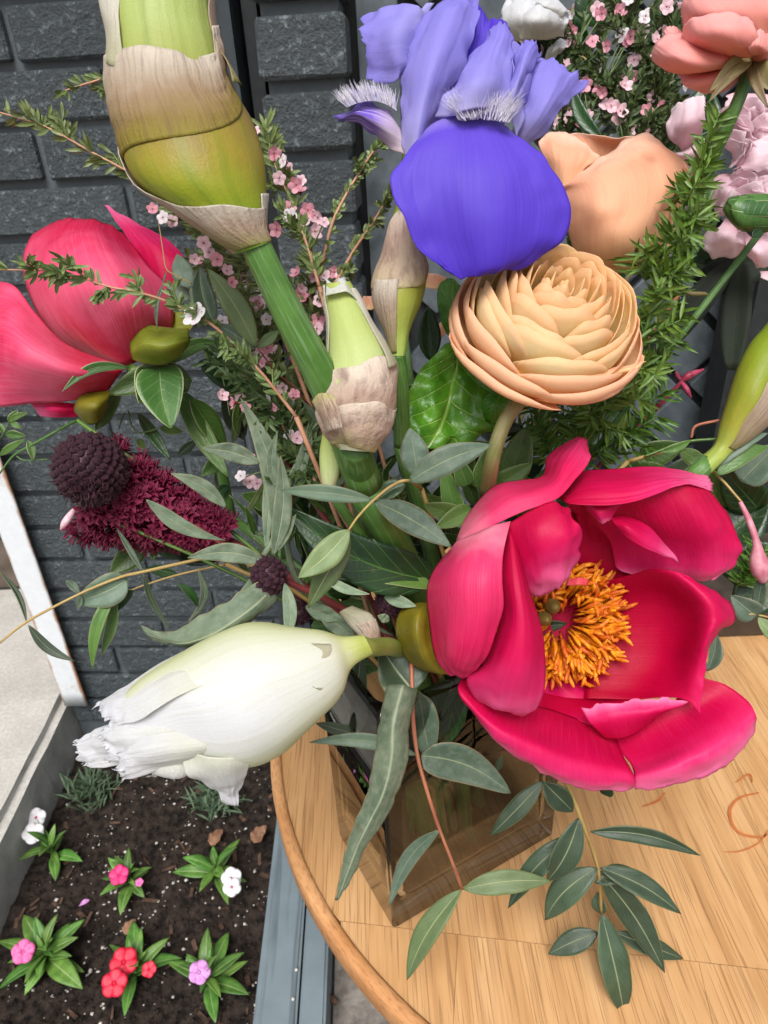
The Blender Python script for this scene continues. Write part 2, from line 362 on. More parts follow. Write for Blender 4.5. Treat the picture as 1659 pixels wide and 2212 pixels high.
    g['stem_pk'] = stemm('twig_pinkish', (176, 122, 92), (196, 150, 118), (150, 96, 70), 6, 8, .5)
    g['stem_fuzzy'] = stemm('ranunculus_stem', (112, 122, 62), (150, 128, 92), (170, 150, 120), 14, 3, .6)
    g['euc'] = leafm('eucalyptus_leaf', (76, 98, 82), (98, 118, 98), (150, 160, 120), .5, .1, .03, 12, .08, 60, .4, (130, 140, 124), (140, 120, 90))
    g['euc_dark'] = leafm('eucalyptus_dark', (46, 64, 46), (66, 84, 62), (160, 168, 128), .42, .08, .035, 12, .08, 60, .4, None, (120, 128, 84))
    g['euc_green'] = leafm('eucalyptus_green', (92, 116, 72), (116, 138, 92), (190, 196, 140), .5, .12, .03, 12, .12, 60, .4, None, (130, 120, 70))
    g['wavy'] = leafm('wavy_leaf', (92, 116, 92), (128, 146, 118), (164, 172, 140), .6, .12, .06, 14, .12, 90, .6, (160, 160, 140), (150, 140, 100))
    g['dark'] = leafm('dark_leaf', (22, 50, 24), (38, 74, 34), (90, 128, 62), .28, .08, .025, 7, .35, 40, .5)
    g['mid'] = leafm('mid_leaf', (60, 98, 40), (86, 124, 54), (140, 164, 92), .38, .15, .025, 8, .3, 40, .5, None, (170, 176, 120))
    g['bright'] = leafm('bright_leaf', (48, 104, 18), (84, 142, 34), (160, 196, 92), .3, .15, .03, 7, .55, 120, 1.0)
    g['peonyleaf'] = leafm('peony_leaf', (54, 98, 40), (76, 118, 58), (150, 172, 110), .35, .12, .02, 6, .25, 40, .4, None, (196, 200, 150))
    g['sepal'] = leafm('sepal_green', (120, 132, 30), (160, 164, 48), (180, 180, 80), .55, .15, .01, 5, .1, 60, .3, None, (206, 160, 110))
    g['olive'] = leafm('olive_sepal', (96, 92, 12), (128, 124, 24), (150, 146, 40), .55, .15, .01, 5, .1, 50, .3, None, (150, 130, 40))
    g['sepal_brown'] = leafm('sepal_brown', (110, 110, 62), (138, 124, 84), (150, 110, 90), .5, .15, .02, 5, .1, 70, .4, None, (150, 90, 80))
    g['strap'] = leafm('strap_leaf', (14, 24, 12), (24, 38, 18), (40, 56, 28), .75, .05, .02, 1, .0, 40, .3)
    g['needle'] = leafm('wax_needle', (86, 108, 62), (122, 142, 84), (150, 160, 100), .45, .1, .05, 1, 0, 200, .2)
    g['needle2'] = leafm('wax_needle_dark', (54, 74, 40), (84, 104, 58), (120, 130, 80), .45, .1, .05, 1, 0, 200, .2)
    g['fern'] = leafm('foxtail_needle', (64, 106, 32), (112, 150, 60), (130, 160, 80), .4, .12, .06, 1, 0, 200, .2)
    g['waxp'] = plain('wax_petal', (236, 178, 192), (250, 226, 232), 300, .4, .25, .2)
    g['waxp2'] = plain('wax_petal_pink', (222, 132, 152), (244, 190, 202), 300, .4, .25, .2)
    g['waxw'] = plain('wax_petal_white', (240, 226, 232), (252, 246, 248), 300, .35, .25, .2)
    g['waxc'] = plain('wax_cup', (110, 26, 40), (170, 70, 80), 300, .4, .1, .2)
    g['burg'] = plain('burgundy_pod', (34, 10, 22), (74, 30, 48), 500, .55, .05, .6)
    g['burgcore'] = plain('burgundy_core', (70, 10, 34), (120, 20, 60), 300, .6, 0, .8, 5)
    g['burgfl'] = plain('burgundy_floret', (84, 10, 40), (156, 32, 78), 400, .5, .15, .4)
    g['stamen'] = plain('stamen_orange', (214, 104, 10), (248, 168, 32), 260, .5, .15, .5)
    g['stamen2'] = plain('stamen_deep', (190, 78, 14), (226, 118, 26), 260, .5, .1, .5)
    g['carpel'] = plain('carpel_green', (112, 96, 44), (150, 132, 74), 120, .5, .1, .3)
    g['pinktip'] = plain('carpel_tip', (226, 60, 84), (240, 100, 110), 120, .5, .2, .3)
    g['pinkbud'] = plain('jasmine_bud', (196, 110, 130), (226, 160, 172), 160, .45, .2, .3)
    g['redbud'] = plain('red_bud', (150, 40, 70), (196, 80, 110), 160, .45, .2, .3)
    # setting
    m, n = newmat('painted_brick'); b = NB(n); tc = b.n('TexCoord'); v = tc.outputs['Object']
    oi = b.n('ObjectInfo')
    off = b.n('VectorMath', operation='ADD'); b.l(v, off.inputs[0]); cmb = b.n('CombineXYZ'); b.l(b.math('MULTIPLY', oi.outputs['Random'], 7.0), cmb.inputs[0]); b.l(b.math('MULTIPLY', oi.outputs['Random'], 3.0), cmb.inputs[2]); b.l(cmb.outputs[0], off.inputs[1])
    v = off.outputs[0]
    vo = b.n('TexVoronoi', feature='SMOOTH_F1', Scale=170.0); b.l(v, vo.inputs['Vector'])
    n1 = b.noise(v, 85, 8, .7, .15); n2 = b.noise(v, 300, 5, .65, .1)
    mp = b.n('Mapping'); mp.inputs['Scale'].default_value = (420, 60, 22); b.l(v, mp.inputs[0]); scr = b.noise(mp.outputs[0], 1, 3, .6)
    pits = b.ramp(b.math('ADD', b.math('MULTIPLY', n1, .6), b.math('MULTIPLY', n2, .4)), [(.36, (0, 0, 0, 1)), (.55, (1, 1, 1, 1))])
    sel = b.ramp(b.noise(v, 9, 2), [(.42, (0, 0, 0, 1)), (.58, (1, 1, 1, 1))])
    h = b.math('ADD', b.math('MULTIPLY', pits, .9), b.math('MULTIPLY', b.math('MULTIPLY', scr, sel), .8)); h = b.math('ADD', h, b.math('MULTIPLY', vo.outputs['Distance'], -.6))
    c = b.mix(n1, lin((84, 92, 96)), lin((112, 121, 125)))
    c = b.mix(b.math('MULTIPLY', oi.outputs['Random'], .3), c, lin((62, 68, 72)))
    finish(b, c, .6, b.bump(h, 1.0, .0065), spec=.32); g['brick'] = m
    m, n = newmat('painted_mortar'); b = NB(n); tc = b.n('TexCoord'); v = tc.outputs['Object']; n1 = b.noise(v, 45, 5); n2 = b.noise(v, 260, 4)
    finish(b, b.mix(n1, lin((80, 87, 91)), lin((104, 112, 116))), .55, b.bump(b.math('ADD', n1, b.math('MULTIPLY', n2, .4)), .6, .003), spec=.35); g['mortar'] = m
    g['slate'] = plain('slate_paint', (66, 74, 80), (92, 101, 107), 40, .5, 0, .3, 6)
    g['darkwood'] = plain('dark_wood', (46, 38, 32), (78, 66, 56), 30, .6, 0, .4)
    g['dkgap'] = plain('dark_gap', (24, 27, 29), (36, 40, 42), 60, .7, 0, .3)
    g['trim'] = plain('dark_trim', (46, 52, 56), (62, 70, 74), 30, .35, 0, .15)
    m, n = newmat('concrete'); b = NB(n); tc = b.n('TexCoord'); v = tc.outputs['Object']; n1 = b.noise(v, 5, 6, .6); n2 = b.noise(v, 170, 5, .7)
    c = b.ramp(n1, [(.3, lin((168, 163, 156))), (.7, lin((206, 203, 197)))]); c = b.mix(b.math('MULTIPLY', b.ramp(n2, [(.4, (1, 1, 1, 1)), (.6, (0, 0, 0, 1))]), .35), c, lin((130, 126, 118)))
    finish(b, c, .85, b.bump(n2, .5, .002), spec=.2); g['concrete'] = m
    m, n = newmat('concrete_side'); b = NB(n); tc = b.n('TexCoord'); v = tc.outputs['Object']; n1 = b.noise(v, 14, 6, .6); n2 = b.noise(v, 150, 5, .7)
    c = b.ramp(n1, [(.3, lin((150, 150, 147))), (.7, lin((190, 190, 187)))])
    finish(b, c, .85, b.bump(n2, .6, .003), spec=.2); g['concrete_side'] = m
    g['soil'] = plain('soil', (20, 17, 15), (60, 50, 44), 75, .95, 0, 1.0, 8, .2, .006)
    g['perlite'] = plain('perlite', (168, 160, 150), (224, 218, 210), 200, .8, 0, .4)
    g['chip'] = plain('bark_chip', (52, 40, 34), (104, 80, 66), 60, .85, 0, .6, 5, .2)
    g['dryleaf'] = plain('dry_leaf', (120, 86, 66), (168, 130, 104), 60, .8, .1, .6, 5, .2)
    g['pave'] = plain('pavement', (104, 98, 92), (150, 143, 135), 50, .9, 0, .8, 7, .2, .004)
    m, n = newmat('blue_grey_timber'); b = NB(n); tc = b.n('TexCoord'); mp = b.n('Mapping'); mp.inputs['Scale'].default_value = (60, 3, 60); b.l(tc.outputs['Object'], mp.inputs[0])
    gr = b.noise(mp.outputs[0], 1, 5, .6, .5); n1 = b.noise(tc.outputs['Object'], 12, 4)
    c = b.mix(n1, lin((92, 104, 112)), lin((132, 146, 152))); c = b.mix(b.math('MULTIPLY', b.ramp(gr, [(.35, (1, 1, 1, 1)), (.5, (0, 0, 0, 1))]), .5), c, lin((62, 70, 74)))
    finish(b, c, .7, b.bump(gr, .5, .002), spec=.3); g['timber'] = m
    m, n = newmat('oak'); b = NB(n); tc = b.n('TexCoord'); oi = b.n('ObjectInfo'); of = b.n('VectorMath', operation='ADD'); b.l(tc.outputs['Object'], of.inputs[0])
    cm = b.n('CombineXYZ'); b.l(b.math('MULTIPLY', oi.outputs['Random'], 5.0), cm.inputs[0]); b.l(b.math('MULTIPLY', oi.outputs['Random'], 3.0), cm.inputs[1]); b.l(cm.outputs[0], of.inputs[1])
    mp = b.n('Mapping'); mp.inputs['Scale'].default_value = (240, 9, 60); b.l(of.outputs[0], mp.inputs[0]); gr = b.noise(mp.outputs[0], 1, 4, .6, .3)
    mp2 = b.n('Mapping'); mp2.inputs['Scale'].default_value = (1100, 16, 60); b.l(of.outputs[0], mp2.inputs[0]); pore = b.noise(mp2.outputs[0], 1, 2, .5)
    mp3 = b.n('Mapping'); mp3.inputs['Scale'].default_value = (46, 2.2, 20); b.l(of.outputs[0], mp3.inputs[0]); fig = b.noise(mp3.outputs[0], 1, 4, .55, 1.2)
    c = b.ramp(fig, [(.25, lin((184, 138, 90))), (.5, lin((202, 156, 106))), (.75, lin((212, 170, 122)))])
    c = b.mix(b.math('MULTIPLY', b.ramp(gr, [(.36, (1, 1, 1, 1)), (.52, (0, 0, 0, 1))]), .32), c, lin((152, 106, 66)))
    c = b.mix(b.math('MULTIPLY', b.ramp(pore, [(.36, (1, 1, 1, 1)), (.44, (0, 0, 0, 1))]), .5), c, lin((112, 74, 46)))
    st = b.noise(tc.outputs['Object'], 16, 4); c = b.mix(b.math('MULTIPLY', b.ramp(st, [(.5, (0, 0, 0, 1)), (.72, (1, 1, 1, 1))]), .35), c, lin((178, 128, 78)))
    c = b.mix(b.math('MULTIPLY', oi.outputs['Random'], .15), c, lin((180, 134, 88)))
    hh = b.math('ADD', b.math('MULTIPLY', gr, .5), b.math('MULTIPLY', b.ramp(pore, [(.34, (0, 0, 0, 1)), (.46, (1, 1, 1, 1))]), .6))
    finish(b, c, .5, b.bump(hh, .45, .0006), spec=.35); g['oak'] = m
    m, n = newmat('oak_rim'); b = NB(n); st, tc = uvstreak(b, 300, 14, 1, 4); n1 = b.noise(tc.outputs['Object'], 22, 4)
    c = b.ramp(n1, [(.3, lin((186, 128, 78))), (.7, lin((214, 162, 112)))]); c = b.mix(b.math('MULTIPLY', b.ramp(st, [(.35, (1, 1, 1, 1)), (.5, (0, 0, 0, 1))]), .5), c, lin((146, 96, 58)))
    finish(b, c, .55, b.bump(st, .5, .001), spec=.3); g['oak_rim'] = m
    g['flour'] = plain('red_brown_paint', (168, 92, 44), (192, 112, 58), 80, .6)
    m, n = newmat('white_rusty_paint'); b = NB(n); tc = b.n('TexCoord'); n1 = b.noise(tc.outputs['Object'], 9, 6, .65); n2 = b.noise(tc.outputs['Object'], 60, 5, .7)
    sx = b.n('SeparateXYZ'); b.l(tc.outputs['UV'], sx.inputs[0]); ed = b.ramp(b.math('ABSOLUTE', b.math('SUBTRACT', sx.outputs[0], .5)), [(.36, (0, 0, 0, 1)), (.5, (1, 1, 1, 1))])
    c = b.mix(n2, lin((206, 210, 214)), lin((232, 236, 240)))
    rf = b.ramp(b.math('ADD', n1, b.math('MULTIPLY', ed, .28)), [(.58, (0, 0, 0, 1)), (.8, (1, 1, 1, 1))])
    c = b.mix(rf, c, b.mix(n2, lin((150, 92, 58)), lin((196, 156, 122))))
    finish(b, c, .5, b.bump(n2, .3, .001)); g['rusty'] = m
    g['door'] = plain('brown_boards', (84, 72, 62), (120, 106, 94), 14, .7, 0, .4, 6)
    m, n = newmat('smoky_glass'); b = NB(n); gl = b.n('BsdfGlass', Roughness=0.0, IOR=1.48); gl.inputs['Color'].default_value = (.90, .89, .85, 1)
    ab = b.n('VolumeAbsorption', Density=24.0); ab.inputs['Color'].default_value = (.36, .46, .52, 1); o = b.n('OutputMaterial'); b.l(gl.outputs[0], o.inputs[0]); b.l(ab.outputs[0], o.inputs['Volume']); g['glass'] = m
    m, n = newmat('vase_water'); b = NB(n); gl = b.n('BsdfGlass', Roughness=0.0, IOR=1.33); gl.inputs['Color'].default_value = (.96, .95, .92, 1); o = b.n('OutputMaterial'); b.l(gl.outputs[0], o.inputs[0]); ab = b.n('VolumeAbsorption', Density=9.0); ab.inputs['Color'].default_value = (.44, .48, .47, 1); b.l(ab.outputs[0], o.inputs['Volume']); g['water'] = m
    # bed plants
    g['bedleaf'] = leafm('bed_leaf', (66, 112, 40), (104, 152, 66), (170, 190, 130), .45, .12, .05, 6, .15, 60, .4)
    g['lav'] = leafm('lavender_leaf', (72, 98, 72), (104, 130, 100), (130, 150, 120), .6, .1, .05, 1, 0, 60, .3)
    for k, a, c_ in (('f_white', (236, 232, 236), (250, 248, 250)), ('f_hot', (214, 22, 104), (240, 60, 140)), ('f_pink', (226, 84, 158), (244, 130, 190)), ('f_red', (214, 16, 50), (240, 44, 80)), ('f_mauve', (206, 130, 206), (236, 176, 232))):
        g[k] = plain(k, a, c_, 200, .5, .2, .3)
    g['eye'] = plain('flower_eye', (180, 20, 60), (210, 50, 90), 200, .5)
mats()
# ------------------------------------------------------------------ setting: ground, walls, bed
YAW = math.radians(5); E_ = np.array([math.cos(YAW), -math.sin(YAW), 0]); N_ = np.array([-math.sin(YAW), -math.cos(YAW), 0]); UP = np.array([0, 0, 1.0])
W0 = np.array([0, 1.014, 0])
def onwall(u, v, off=0):
    r = RAY(u, v); o = W0+N_*off; t = np.dot(o-CAMP, N_)/np.dot(r, N_); p = CAMP+r*t
    return np.dot(p-o, E_), p[2]
def wallpt(s, z, off=0): return W0+E_*s+N_*off+UP*z
WROT = Matrix.Rotation(-YAW, 4, 'Z')
def brick_mesh(wd, ht, dp, seed, bev=.0035):
    bm = bmesh.new(); bmesh.ops.create_cube(bm, size=1); bmesh.ops.scale(bm, vec=(wd, dp, ht), verts=bm.verts)
    bmesh.ops.bevel(bm, geom=list(bm.edges), offset=bev, segments=1, affect='EDGES')
    rg = random.Random(seed)
    for v in bm.verts: v.co += Vector((rg.uniform(-1, 1)*.0012, rg.uniform(-1, 1)*.0008, rg.uniform(-1, 1)*.0012))
    me = bpy.data.meshes.new('brick'); bm.to_mesh(me); bm.free(); me.materials.append(PM['brick']); return me
def place(me, name, s, z, off, parent, jz=.001):
    o = bpy.data.objects.new(name, me); COL.objects.link(o)
    p = wallpt(s+random.uniform(-1, 1)*.0012, z+random.uniform(-1, 1)*.0008, off+random.uniform(-1, 1)*.0012)
    o.parent = parent; o.matrix_parent_inverse = Matrix.Translation(-Vector(parent.location))
    o.matrix_basis = Matrix.Translation(Vector(p)) @ WROT @ Matrix.Rotation(random.uniform(-.004, .004), 4, 'Y')
    return o
# ground
g = MB().poly([(-40, -40, -.06), (40, -40, -.06), (40, 40, -.06), (-40, 40, -.06)], [(0, 1, 2, 3)]).build('ground', PM['pave'], smooth=False); kind(g, 'structure')
# brick wall
bw = thing('brick_wall', 'dark grey painted brick wall with rough pitted bricks behind the bouquet', 'wall', wallpt(-.3, 0))
WL, WR = -.665, .30
MB().box(wallpt((WL+WR)/2, .85, -.062), E_*(WR-WL)/2, N_*.05, UP*.95).build('mortar', PM['mortar'], bw, smooth=False)
sj, _ = onwall(83.4, 329)
full = [brick_mesh(.203, .057, .05, i) for i in range(5)]; cutm = {}
for nrow in range(-3, 18):
    zb = 1.205-.067*nrow; zc = zb+.0285
    base = sj + (0 if nrow % 2 == 0 else .1065)
    k0 = int(math.floor((WL-base)/.213))-1
    for k in range(k0, k0+9):
        a, c_ = base+k*.213+.005, base+(k+1)*.213-.005
        a2, c2 = max(a, WL+.004), min(c_, WR)
        if c2-a2 < .02: continue
        if c2-a2 > .2: me = random.choice(full)
        else:
            key = round(c2-a2, 2); me = cutm.setdefault(key, brick_mesh(key, .057, .05, int(key*1000)))
        place(me, 'brick', (a2+c2)/2, zc, -.025, bw)
# projecting brick pier
OFF = .150
pl = (onwall(560, 165, OFF)[0]+onwall(572, 265, OFF)[0])/2; pr_ = (onwall(748, 165, OFF)[0]+onwall(757, 265, OFF)[0])/2
pier = thing('brick_pier', 'narrow grey brick pier one brick wide with deep joints beside dark metal trim', 'pier', wallpt((pl+pr_)/2, 0, OFF))
MB().box(wallpt((pl+pr_)/2, .85, .066), E_*((pr_-pl)/2-.006), N_*.07, UP*.95).build('mortar', PM['mortar'], pier, smooth=False)
ztop = onwall(745, 24, OFF)[1]
pm = [brick_mesh(pr_-pl, .0545, .07, 40+i) for i in range(5)]
for k in range(-1, 18):
    place(pm[k % 5], 'brick', (pl+pr_)/2, ztop-.067*k-.027, OFF-.035, pier)
# dark vertical trim between wall and pier
tr = thing('metal_trim', 'dark grooved vertical metal trim between the brick wall and the pier', 'trim', wallpt(pl-.03, 0, .05))
for i, (ds, wd, of) in enumerate(((-.012, .008, .075), (-.034, .006, .095), (-.049, .0065, .085), (-.075, .016, .04))):
    MB().box(wallpt(pl+ds, .85, of), E_*wd, N_*.03, UP*.9).build('rib', PM['trim'] if i else PM['dkgap'], tr, smooth=False)
# wall of diamond-set tiles on the other side of the pier
DO = .07
dw = thing('diamond_tile_wall', 'blue-grey wall of square tiles set as diamonds behind the fern', 'wall', wallpt(.4, 0, DO))
MB().box(wallpt(.75, .9, DO-.04), E_*.78, N_*.03, UP*.9).build('backing', PM['dkgap'], dw, smooth=False)
a0 = np.array(onwall(1581, 742, DO)); a1 = np.array(onwall(1476, 833, DO)); dv = a1-a0; pt_ = np.linalg.norm(dv); ang = math.atan2(dv[1], dv[0])
ux = dv/pt_; uy = np.array([-ux[1], ux[0]])
tm = brick_mesh(pt_*.86, pt_*.86, .012, 99, .002); tm.materials.clear(); tm.materials.append(PM['slate'])
for i in range(-14, 15):
    for j in range(-14, 15):
        c = a0+ux*pt_*(i+.5)+uy*pt_*(j+.5)
        if not (pr_+.055 < c[0] < .95 and .35 < c[1] < 1.42): continue
        o = bpy.data.objects.new('tile', tm); COL.objects.link(o); o.parent = dw; o.matrix_parent_inverse = Matrix.Translation(-Vector(dw.location))
        o.matrix_basis = Matrix.Translation(Vector(wallpt(c[0], c[1], DO-.006+random.uniform(-.001, .001)))) @ WROT @ Matrix.Rotation(-ang, 4, 'Y')
MB().box(wallpt(pr_+.03, .85, .055), E_*.022, N_*.03, UP*.9).build('edge_board', PM['slate'], dw, smooth=False)
dp = thing('dark_post', 'black upright post against the diamond tile wall at the picture edge', 'post', wallpt(onwall(1620, 640, .16)[0], 0, .16))
s0 = onwall(1603, 640, .16)[0]
MB().box(wallpt(s0+.06, .5, .13), E_*.06, N_*.03, UP*.75).build('shaft', PM['dkgap'], dp, smooth=False)
MB().box(wallpt(s0+.02, .5, .165), E_*.008, N_*.004, UP*.75).build('fillet', PM['dkgap'], dp, smooth=False)
# landing, door boards, rusty jamb strip
LX = -.664
bm = bmesh.new(); bmesh.ops.create_cube(bm, size=1); bmesh.ops.scale(bm, vec=(1.6, 2.2, .19), verts=bm.verts); bmesh.ops.translate(bm, vec=(LX-.8, .37, .035), verts=bm.verts)
bmesh.ops.bevel(bm, geom=[e for e in bm.edges if all(v.co.x > LX-.01 and v.co.z > .1 for v in e.verts)], offset=.016, segments=4, affect='EDGES')
bmesh.ops.subdivide_edges(bm, edges=[e for e in bm.edges if abs(e.verts[0].co.y-e.verts[1].co.y) > 1], cuts=60)
for v in bm.verts:
    if v.co.x > LX-.03: v.co += Vector(noise.noise_vector(v.co*22))*.003
me = bpy.data.meshes.new('landing'); bm.to_mesh(me); bm.free(); me.materials.append(PM['concrete']); me.materials.append(PM['concrete_side'])
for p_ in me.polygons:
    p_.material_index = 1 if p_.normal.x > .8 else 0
kind(obj('landing', me), 'structure')
dr = thing('plank_door', 'brown weathered board door beyond the concrete landing', 'door', (-1.2, 1.5, .13))
for i in range(10):
    MB().box((-1.25, 1.5, .2+i*.142), (.62, 0, 0), (0, .02, 0), (0, 0, .069)).build('board', PM['door'], dr, smooth=False)
js = thing('jamb_strip', 'white painted metal strip with rusty edges standing on the concrete landing', 'strip', (LX, 1.0, .13))
A = onz(150, 1484, .132); 
x0 = onwall(126, 1484, .02)[0]; x1 = onwall(176, 1484, .02)[0]
G = np.array([[wallpt(s, z, .02+.0) for s in np.linspace(x0, x1, 9)] for z in np.linspace(.131, 1.5, 40)])
MB().grid(G).build('face', PM['rusty'], js, th=.004)
G = np.array([[wallpt(x0-.003, z, q) for q in np.linspace(.016, -.05, 4)] for z in np.linspace(.131, 1.5, 40)])
MB().grid(G).build('return_flange', PM['rusty'], js, th=.003)
# soil bed
nx, ny = 110, 150
X = np.linspace(LX+.002, -.16, nx); Y = np.linspace(.15, 1.10, ny); G = np.zeros((ny, nx, 3))
for j in range(ny):
    for i in range(nx):
        v = Vector((X[i], Y[j], 0)); G[j, i] = (X[i], Y[j], noise.noise(v*9)*.010+noise.noise(v*40)*.007+noise.noise(v*120)*.004)
kind(MB().grid(G).build('soil', PM['soil']), 'structure')
def soilz(x, y): v = Vector((x, y, 0)); return noise.noise(v*9)*.010+noise.noise(v*40)*.007+noise.noise(v*120)*.004
rg = random.Random(3)
b = MB()
def pebble(b, c, r, mi=0):
    V = [(1, 0, 0), (-1, 0, 0), (0, 1, 0), (0, -1, 0), (0, 0, 1), (0, 0, -1)]; R = [r*rg.uniform(.6, 1.3) for _ in V]
    a = rg.random()*6; cs, sn = math.cos(a), math.sin(a)
    b.poly([(c[0]+(x*cs-y*sn)*q, c[1]+(x*sn+y*cs)*q, c[2]+z*q*.8) for (x, y, z), q in zip(V, R)], [(0, 2, 4), (2, 1, 4), (1, 3, 4), (3, 0, 4), (2, 0, 5), (1, 2, 5), (3, 1, 5), (0, 3, 5)], mi)
for i in range(1000):
    x, y = rg.uniform(LX+.02, -.2), rg.uniform(.3, 1.03)
    if noise.noise(Vector((x*14, y*14, 3))) < -.12 and rg.random() < .75: continue
    pebble(b, (x, y, soilz(x, y)+.001), rg.choice([.0008, .001, .0013, .0018, .0024, .0032]))
kind(b.build('perlite_grit', PM['perlite'], smooth=False), 'stuff')['label'] = 'white perlite grit scattered over the dark soil'
b = MB()
for i in range(2600):
    x, y = rg.uniform(LX+.02, -.2), rg.uniform(.3, 1.03); pebble(b, (x, y, soilz(x, y)+.001), rg.uniform(.002, .005))
kind(b.build('soil_crumbs', PM['soil'], smooth=False), 'stuff')['label'] = 'dark crumbs of potting soil in the bed'
b = MB()
for i in range(130):
    x, y = rg.uniform(LX+.02, -.2), rg.uniform(.3, 1.03); a = rg.random()*6.3; L, Wd = rg.uniform(.004, .015), rg.uniform(.001, .0035)
    d = np.array([math.cos(a), math.sin(a), rg.uniform(-.3, .4)]); s = np.array([-math.sin(a), math.cos(a), rg.uniform(-.2, .2)])
    b.box((x, y, soilz(x, y)+.003), d*L, s*Wd, (0, 0, .0008))
kind(b.build('bark_mulch', PM['chip'], smooth=False), 'stuff')['label'] = 'small brown bark chips strewn on the soil'
for (u, v, L, wdt, lab) in ((563, 1805, 44, 34, 'crumpled tan dry leaf beside the timber edging'), (470, 1812, 40, 26, 'narrow brown dry leaf above the white-flowered bed plant'), (283, 2005, 30, 18, 'small brown leaf scrap between the pink and red bed plants')):
    c = onz(u, v, .012); s_ = L/1533*1.1
    th_ = thing('dry_leaf', lab, 'leaf', c, 'dry leaves on the soil')
    MB().grid(leaf_grid(c+np.array([-s_*.3, -s_*.5, .002]), c+np.array([s_*.3, s_*.5, .006]), s_*.8, sag=.15, wav=.12, fold=.3, view=UP, shape=1)).build('blade', PM['dryleaf'], th_, th=.0006)
# timber edging
tl0, tl1 = onz(597, 1760, .045), onz(546, 2212, .045); tr0, tr1 = onz(709, 2055, .045), onz(700.6, 2212, .045)
te = thing('timber_edging', 'blue-grey painted timber edging of the flower bed below the table', 'edging', (tl0[0]+.05, .7, 0))
xa, xb = (tl0[0]+tl1[0])/2, (tr0[0]+tr1[0])/2; xm = xa+(xb-xa)*.62
for (p, q, zt) in ((xa, xm-.0015, .045), (xm+.0015, xb, .043)):
    bm = bmesh.new(); bmesh.ops.create_cube(bm, size=1); bmesh.ops.scale(bm, vec=(q-p, 1.0, .10), verts=bm.verts); bmesh.ops.translate(bm, vec=((p+q)/2, .56, zt-.05), verts=bm.verts)
    bmesh.ops.bevel(bm, geom=list(bm.edges), offset=.004, segments=2, affect='EDGES'); me = bpy.data.meshes.new('board'); bm.to_mesh(me); bm.free(); me.materials.append(PM['timber']); obj('board', me, te)
for (u, v) in ((640, 2095), (633, 2158)):
    c = onz(u, v, .046); MB().tube([c+UP*-.002, c+UP*.0015], [.0022, .0022], 8).build('nail_head', PM['perlite'], te)
sr = np.array([[(x, y, -.03+noise.noise(Vector((x*30, y*30, 1)))*.004) for x in np.linspace(xb+.004, .3, 40)] for y in np.linspace(.1, 1.0, 60)])
kind(MB().grid(sr).build('path', PM['pave']), 'structure')
tw = thing('broken_twig', 'short broken reddish twig lying on the path beside the timber edging', 'twig', onz(705, 2150, -.02))
q0, q1 = onz(690, 2138, .0), onz(728, 2165, -.02); MB().tube(np.linspace(q0, q1, 6)+np.random.randn(6, 3)*.0008, [.005, .0055, .005, .005, .0045, .005], 8).build('stick', PM['chip'], tw)
# ---- bed plants
def floret_flat(b, c, r, nrm, mi, mi2, npet=5, cup=.15, gap=.95):
    n_ = unit(np.asarray(nrm, float)); a = unit(np.cross(n_, [.3, .9, .1])); bb = np.cross(n_, a); r0 = rg.random()*6
    for k in range(npet):
        th = r0+k*2*math.pi/npet; d = math.cos(th)*a+math.sin(th)*bb; s = np.cross(n_, d)
        wd = r*math.sin(math.pi/npet)*gap; G = []
        for t in np.linspace(0, 1, 7):
            ww = wd*(math.sin(math.pi*min(1, (.06+.90*t**1.25)))**.62)
            G.append([c+d*(r*(.12+.88*t))+s*ww*x*1.1+n_*(r*cup*t*t+.06*r*(1-x*x)*(1 if t < 1 else .6)) for x in (-1, -.5, 0, .5, 1)])
        b.grid(np.array(G), mi)
    b.tube([c-n_*.01*r, c+n_*r*.09], [r*.14, r*.1], 7, mi2)
def bedplant(u, v, size, nl, flowers, label, mat='bedleaf', seed=0):
    rg2 = random.Random(seed); c = onz(u, v, .012); c[2] = .0
    t = thing('bedding_plant', label, 'plant', c, 'flowering plants in the soil bed')
    S = size/1533*1.05
    MB().tube([c, c+UP*.02, c+UP*.045], [.0022, .002, .0015], 7).build('stem', PM['mid'], t)
    for i in range(nl):
        th = i*2.4+rg2.uniform(-.6, .6); f = i/nl; el = .12+.8*f*f+rg2.uniform(-.15, .25); L = S*(1.05-.5*f)*rg2.uniform(.55, 1.3)
        d = np.array([math.cos(th)*math.cos(el), math.sin(th)*math.cos(el), math.sin(el)]); B = c+UP*(.012+.03*f)
        G = leaf_grid(B, B+d*L, L*rg2.uniform(.26, .36), sag=rg2.uniform(.04, .14), fold=.25, roll=rg2.uniform(-.3, .3), view=UP+.001, nu=5, nv=10)
        MB().grid(G).build('leaf', PM[mat], t, th=.0006)
    for (fu, fv, rp, mt) in flowers:
        z = .06; fc = onz(fu, fv, z); b = MB(); mts = [PM[mt], PM['eye'] if mt == 'f_white' else PM[mt]]
        nrm = unit(CAMP-fc)+np.array([rg2.uniform(-.3, .3), rg2.uniform(-.2, .2), .3])
        floret_flat(b, fc, rp/1533*1.28, nrm, 0, 1, 5, .04, .82)
        sk = MB().tube([c+UP*.04, (c+fc)/2+UP*.012, fc], [.0012, .001, .0009], 6).build('flower_stalk', PM['mid'], t); b.build('flower', mts, sk, th=.0004)
bedplant(118, 1848, 95, 13, [(72, 1800, 22, 'f_white'), (78, 1766, 20, 'f_white')], 'white-flowered bedding plant against the concrete landing', seed=1)
bedplant(285, 1912, 80, 17, [(257, 1890, 19, 'f_hot'), (301, 1906, 8, 'f_pink')], 'hot pink flowered bedding plant in the middle of the bed', seed=2)
